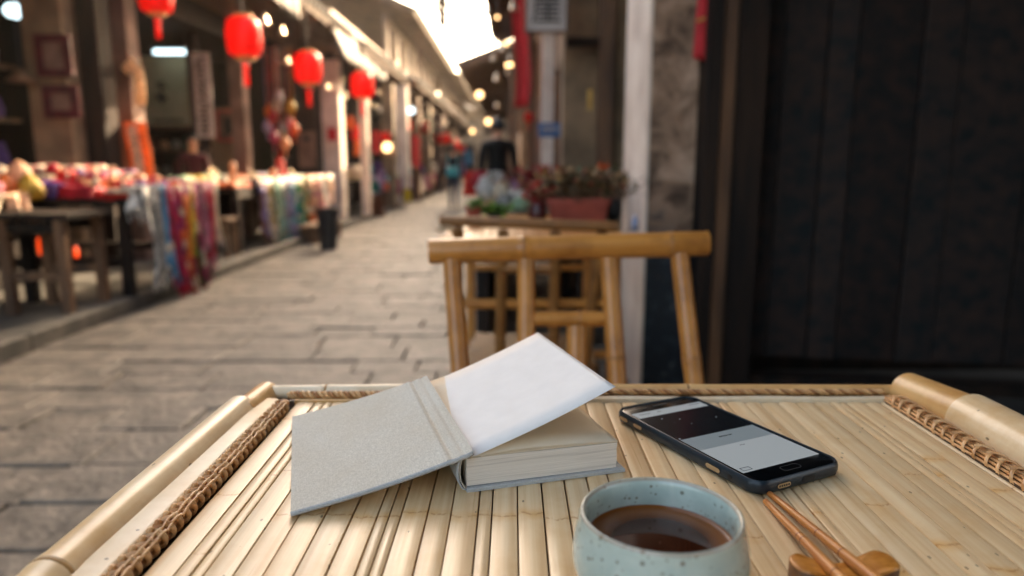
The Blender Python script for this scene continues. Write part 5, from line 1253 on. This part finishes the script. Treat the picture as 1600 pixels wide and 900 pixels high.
c = pt(709, 324, 16); person('person in black jacket, blue jeans and turquoise bag walking down the lane', (c.x, 16, 0), math.pi, 1.36, (fab('#101214'), fab('#1f3f6c')), bag=fab('#58c4c8'))
c = pt(778, 240, 8.2); person('person in loose black clothes standing beyond the right goods table', (c.x, 8.2, 0), math.pi + .3, 1.5, (fab('#0c0f11'), fab('#101214')), pose='stand')
c = pt(305, 290, 8.1); person('person in dark red jacket bending at the back of the second shop', (c.x, 8.1, .09), .6, 1.22, (fab('#5c1c26'), fab('#15171a')), pose='stand')
# shelves inside the near shop (dim goods)
for k in range(3):
    t = thing('shop_shelf', '%s dim shelf of goods inside the nearest shop' % ['lowest', 'middle', 'topmost'][k], 'shelf', (-4.75, 6.1, .9 + .45 * k))
    m = MB(); m.b2(-.7, .45, 0, .3, 0, .03); m.build('board', M['wood_mid'], t)
    for q in range(7):
        h = rg.uniform(.12, .3); m = MB(); m.lathe([(.001, .031), (.05, .031), (.06, h * .5), (.03, h), (.001, h)], 10, (-.6 + q * .16, .12, 0)); m.build('jar', fab(COL[rg.choice(['grey', 'cream', 'brown', 'teal', 'violet', 'peach'])]), t, True)
t = thing('straw_hat', 'tan conical straw hat hanging in the nearest shop', 'hat', pt(34, 128, 5.9)); m = MB(); m.lathe([(.001, .12), (.05, .07), (.12, .0), (.115, -.005), (.001, .1)], 20); m.build('hat', M['wood_warm'], t, True)
m = MB(); m.tube([(0, 0, .12), (0, 0, .9)], .004, 4); m.build('cord', M['metal_dark'], t)
for k in range(4):
    t = thing('shop_shelf', '%s shelf with colourful goods beneath the greenish poster' % ['lowest', 'second', 'third', 'topmost'][k], 'shelf', (-4.75, 9.45, .55 + .3 * k))
    m = MB(); m.b2(-.55, .75, 0, .3, 0, .03); m.build('board', M['wood_mid'], t)
    for q in range(8):
        h = rg.uniform(.1, .22); m = MB(); m.lathe([(.001, .031), (.05, .031), (.06, h * .5), (.04, h), (.001, h)], 10, (-.48 + q * .16, .12, 0)); m.build('jar', fab(COL[rg.choice(['grey', 'cream', 'brown', 'teal', 'orange', 'peach'])]), t, True)

# brass bells and beads, added to make sun glints along the stalls and eaves
rb = random.Random(5)
bell_me = MB().lathe([(.001, .05), (.012, .045), (.02, .02), (.03, -.02), (.034, -.03), (.03, -.03), (.016, .018), (.001, .03)], 14).mesh('bell_body', M['brass'], True)
cord_me = MB().tube([(0, 0, .045), (0, 0, .5)], .003, 4).mesh('bell_cord', M['metal_dark'])
ordn = ['first', 'second', 'third', 'fourth', 'fifth', 'sixth', 'seventh', 'eighth', 'ninth', 'tenth', 'eleventh', 'twelfth', 'thirteenth', 'fourteenth', 'fifteenth', 'sixteenth', 'seventeenth', 'eighteenth', 'nineteenth', 'twentieth']
spots_b = [('left eave', -2.72 + rb.uniform(-.1, .1), 7.4 + k * .62, 2.25 + rb.uniform(-.25, .3)) for k in range(20)] + [('far left eave', -2.3 + rb.uniform(-.1, .15), 17.5 + k * 1.1, 2.3 + rb.uniform(-.4, .5)) for k in range(14)] + [('right eave', -.25 + rb.uniform(-.1, .3), 7.5 + k * .9, 2.2 + rb.uniform(-.5, .8)) for k in range(10)]
cnt_b = {}
for (wh, x_, y_, z_) in spots_b:
    i_ = cnt_b.get(wh, 0); cnt_b[wh] = i_ + 1
    t = thing('glint_bell', 'small brass bell added for a sun glint, %s from the near end under the %s' % (ordn[i_], wh), 'bell', (x_, y_, z_), 0, 'brass bells added for sun glints along the lane')
    sc = rb.uniform(.8, 1.6); b_ = link('bell_body', bell_me, t); b_.scale = (sc,) * 3; link('bell_cord', cord_me, t)
bead_me = MB().lathe([(.001, -.02), (.014, -.014), (.02, 0), (.014, .014), (.001, .02)], 12).mesh('bead', M['brass'], True)  # beads added to glint in the sun on the stall tops
for k in range(0, 26, 2):
    near = k < 16; y_ = 3.6 + k * .15 if near else 7.3 + (k - 16) * .34
    t = thing('glint_trinket', 'shiny brass trinket added for a sun glint, %s from the near end on the %s stall' % ((ordn[k] if near else ordn[k - 16]), 'near' if near else 'second'), 'trinket', ((-3.3 if y_ < 4.75 else -2.86) - rb.uniform(0, .5), y_, .845 + rb.uniform(0, .06)), 0, 'brass trinkets added for sun glints on the stalls')
    for q in range(3):
        b_ = link('bead', bead_me, t, (rb.uniform(-.03, .03), rb.uniform(-.03, .03), q * .022)); b_.scale = (rb.uniform(.5, 1.0),) * 3

# warm dusty air in the lane
m = MB(); m.b2(-9, 7, -3, 60, -1.2, 7.6); hz = m.build('haze', [], None); hz['kind'] = 'stuff'
hm = bpy.data.materials.new('haze_air'); hm.use_nodes = True; hm.node_tree.nodes.remove(hm.node_tree.nodes['Principled BSDF'])
pv = hm.node_tree.nodes.new('ShaderNodeVolumePrincipled'); pv.inputs['Density'].default_value = .0007; pv.inputs['Color'].default_value = (1, .93, .84, 1); pv.inputs['Anisotropy'].default_value = .55
hm.node_tree.links.new(pv.outputs[0], hm.node_tree.nodes['Material Output'].inputs['Volume']); hz.data.materials.append(hm)

# small rolled scarves and pouches crowding the near stalls
rr_ = random.Random(17); vivid = ['scarlet', 'orange', 'crimson', 'yellow', 'pink', 'white', 'cream', 'bright green', 'violet', 'magenta', 'peach', 'sky blue']
for k in range(60):
    near = k >= 36; y_ = (3.35 + (k - 36) * .055) if near else (4.85 + k * .027)
    row = k % 4; x_ = (-3.2 if near else -2.64) - row * .2 + rr_.uniform(-.04, .04); cn = vivid[(k * 5 + row) % 12]
    t = thing('rolled_scarf', '%s rolled scarf, %s along the %s row of the %s stall top' % (cn, ordn[k % 36 // 4], names_row(row), 'side table' if near else 'corner'), 'scarf', (x_, y_, .845 + .035 * row + rr_.uniform(-.01, .02)), rr_.uniform(-1.2, 1.2), 'rolled scarves crowding the near stalls')
    r_ = rr_.uniform(.022, .034); L_ = rr_.uniform(.09, .16)
    m = MB(); m.tube([(-L_ / 2, 0, 0), (-L_ / 2 + .008, 0, .002), (0, 0, rr_.uniform(-.004, .006)), (L_ / 2 - .008, 0, .002), (L_ / 2, 0, 0)], [r_ * .7, r_, r_ * .92, r_, r_ * .7], 10); m.build('roll', fab(COL[cn]), t, True)
    m = MB(); m.tube([(-.008, 0, 0), (.008, 0, 0)], r_ * 1.04, 10); m.build('band', fab(COL['cream' if cn != 'cream' else 'crimson']), t, True)
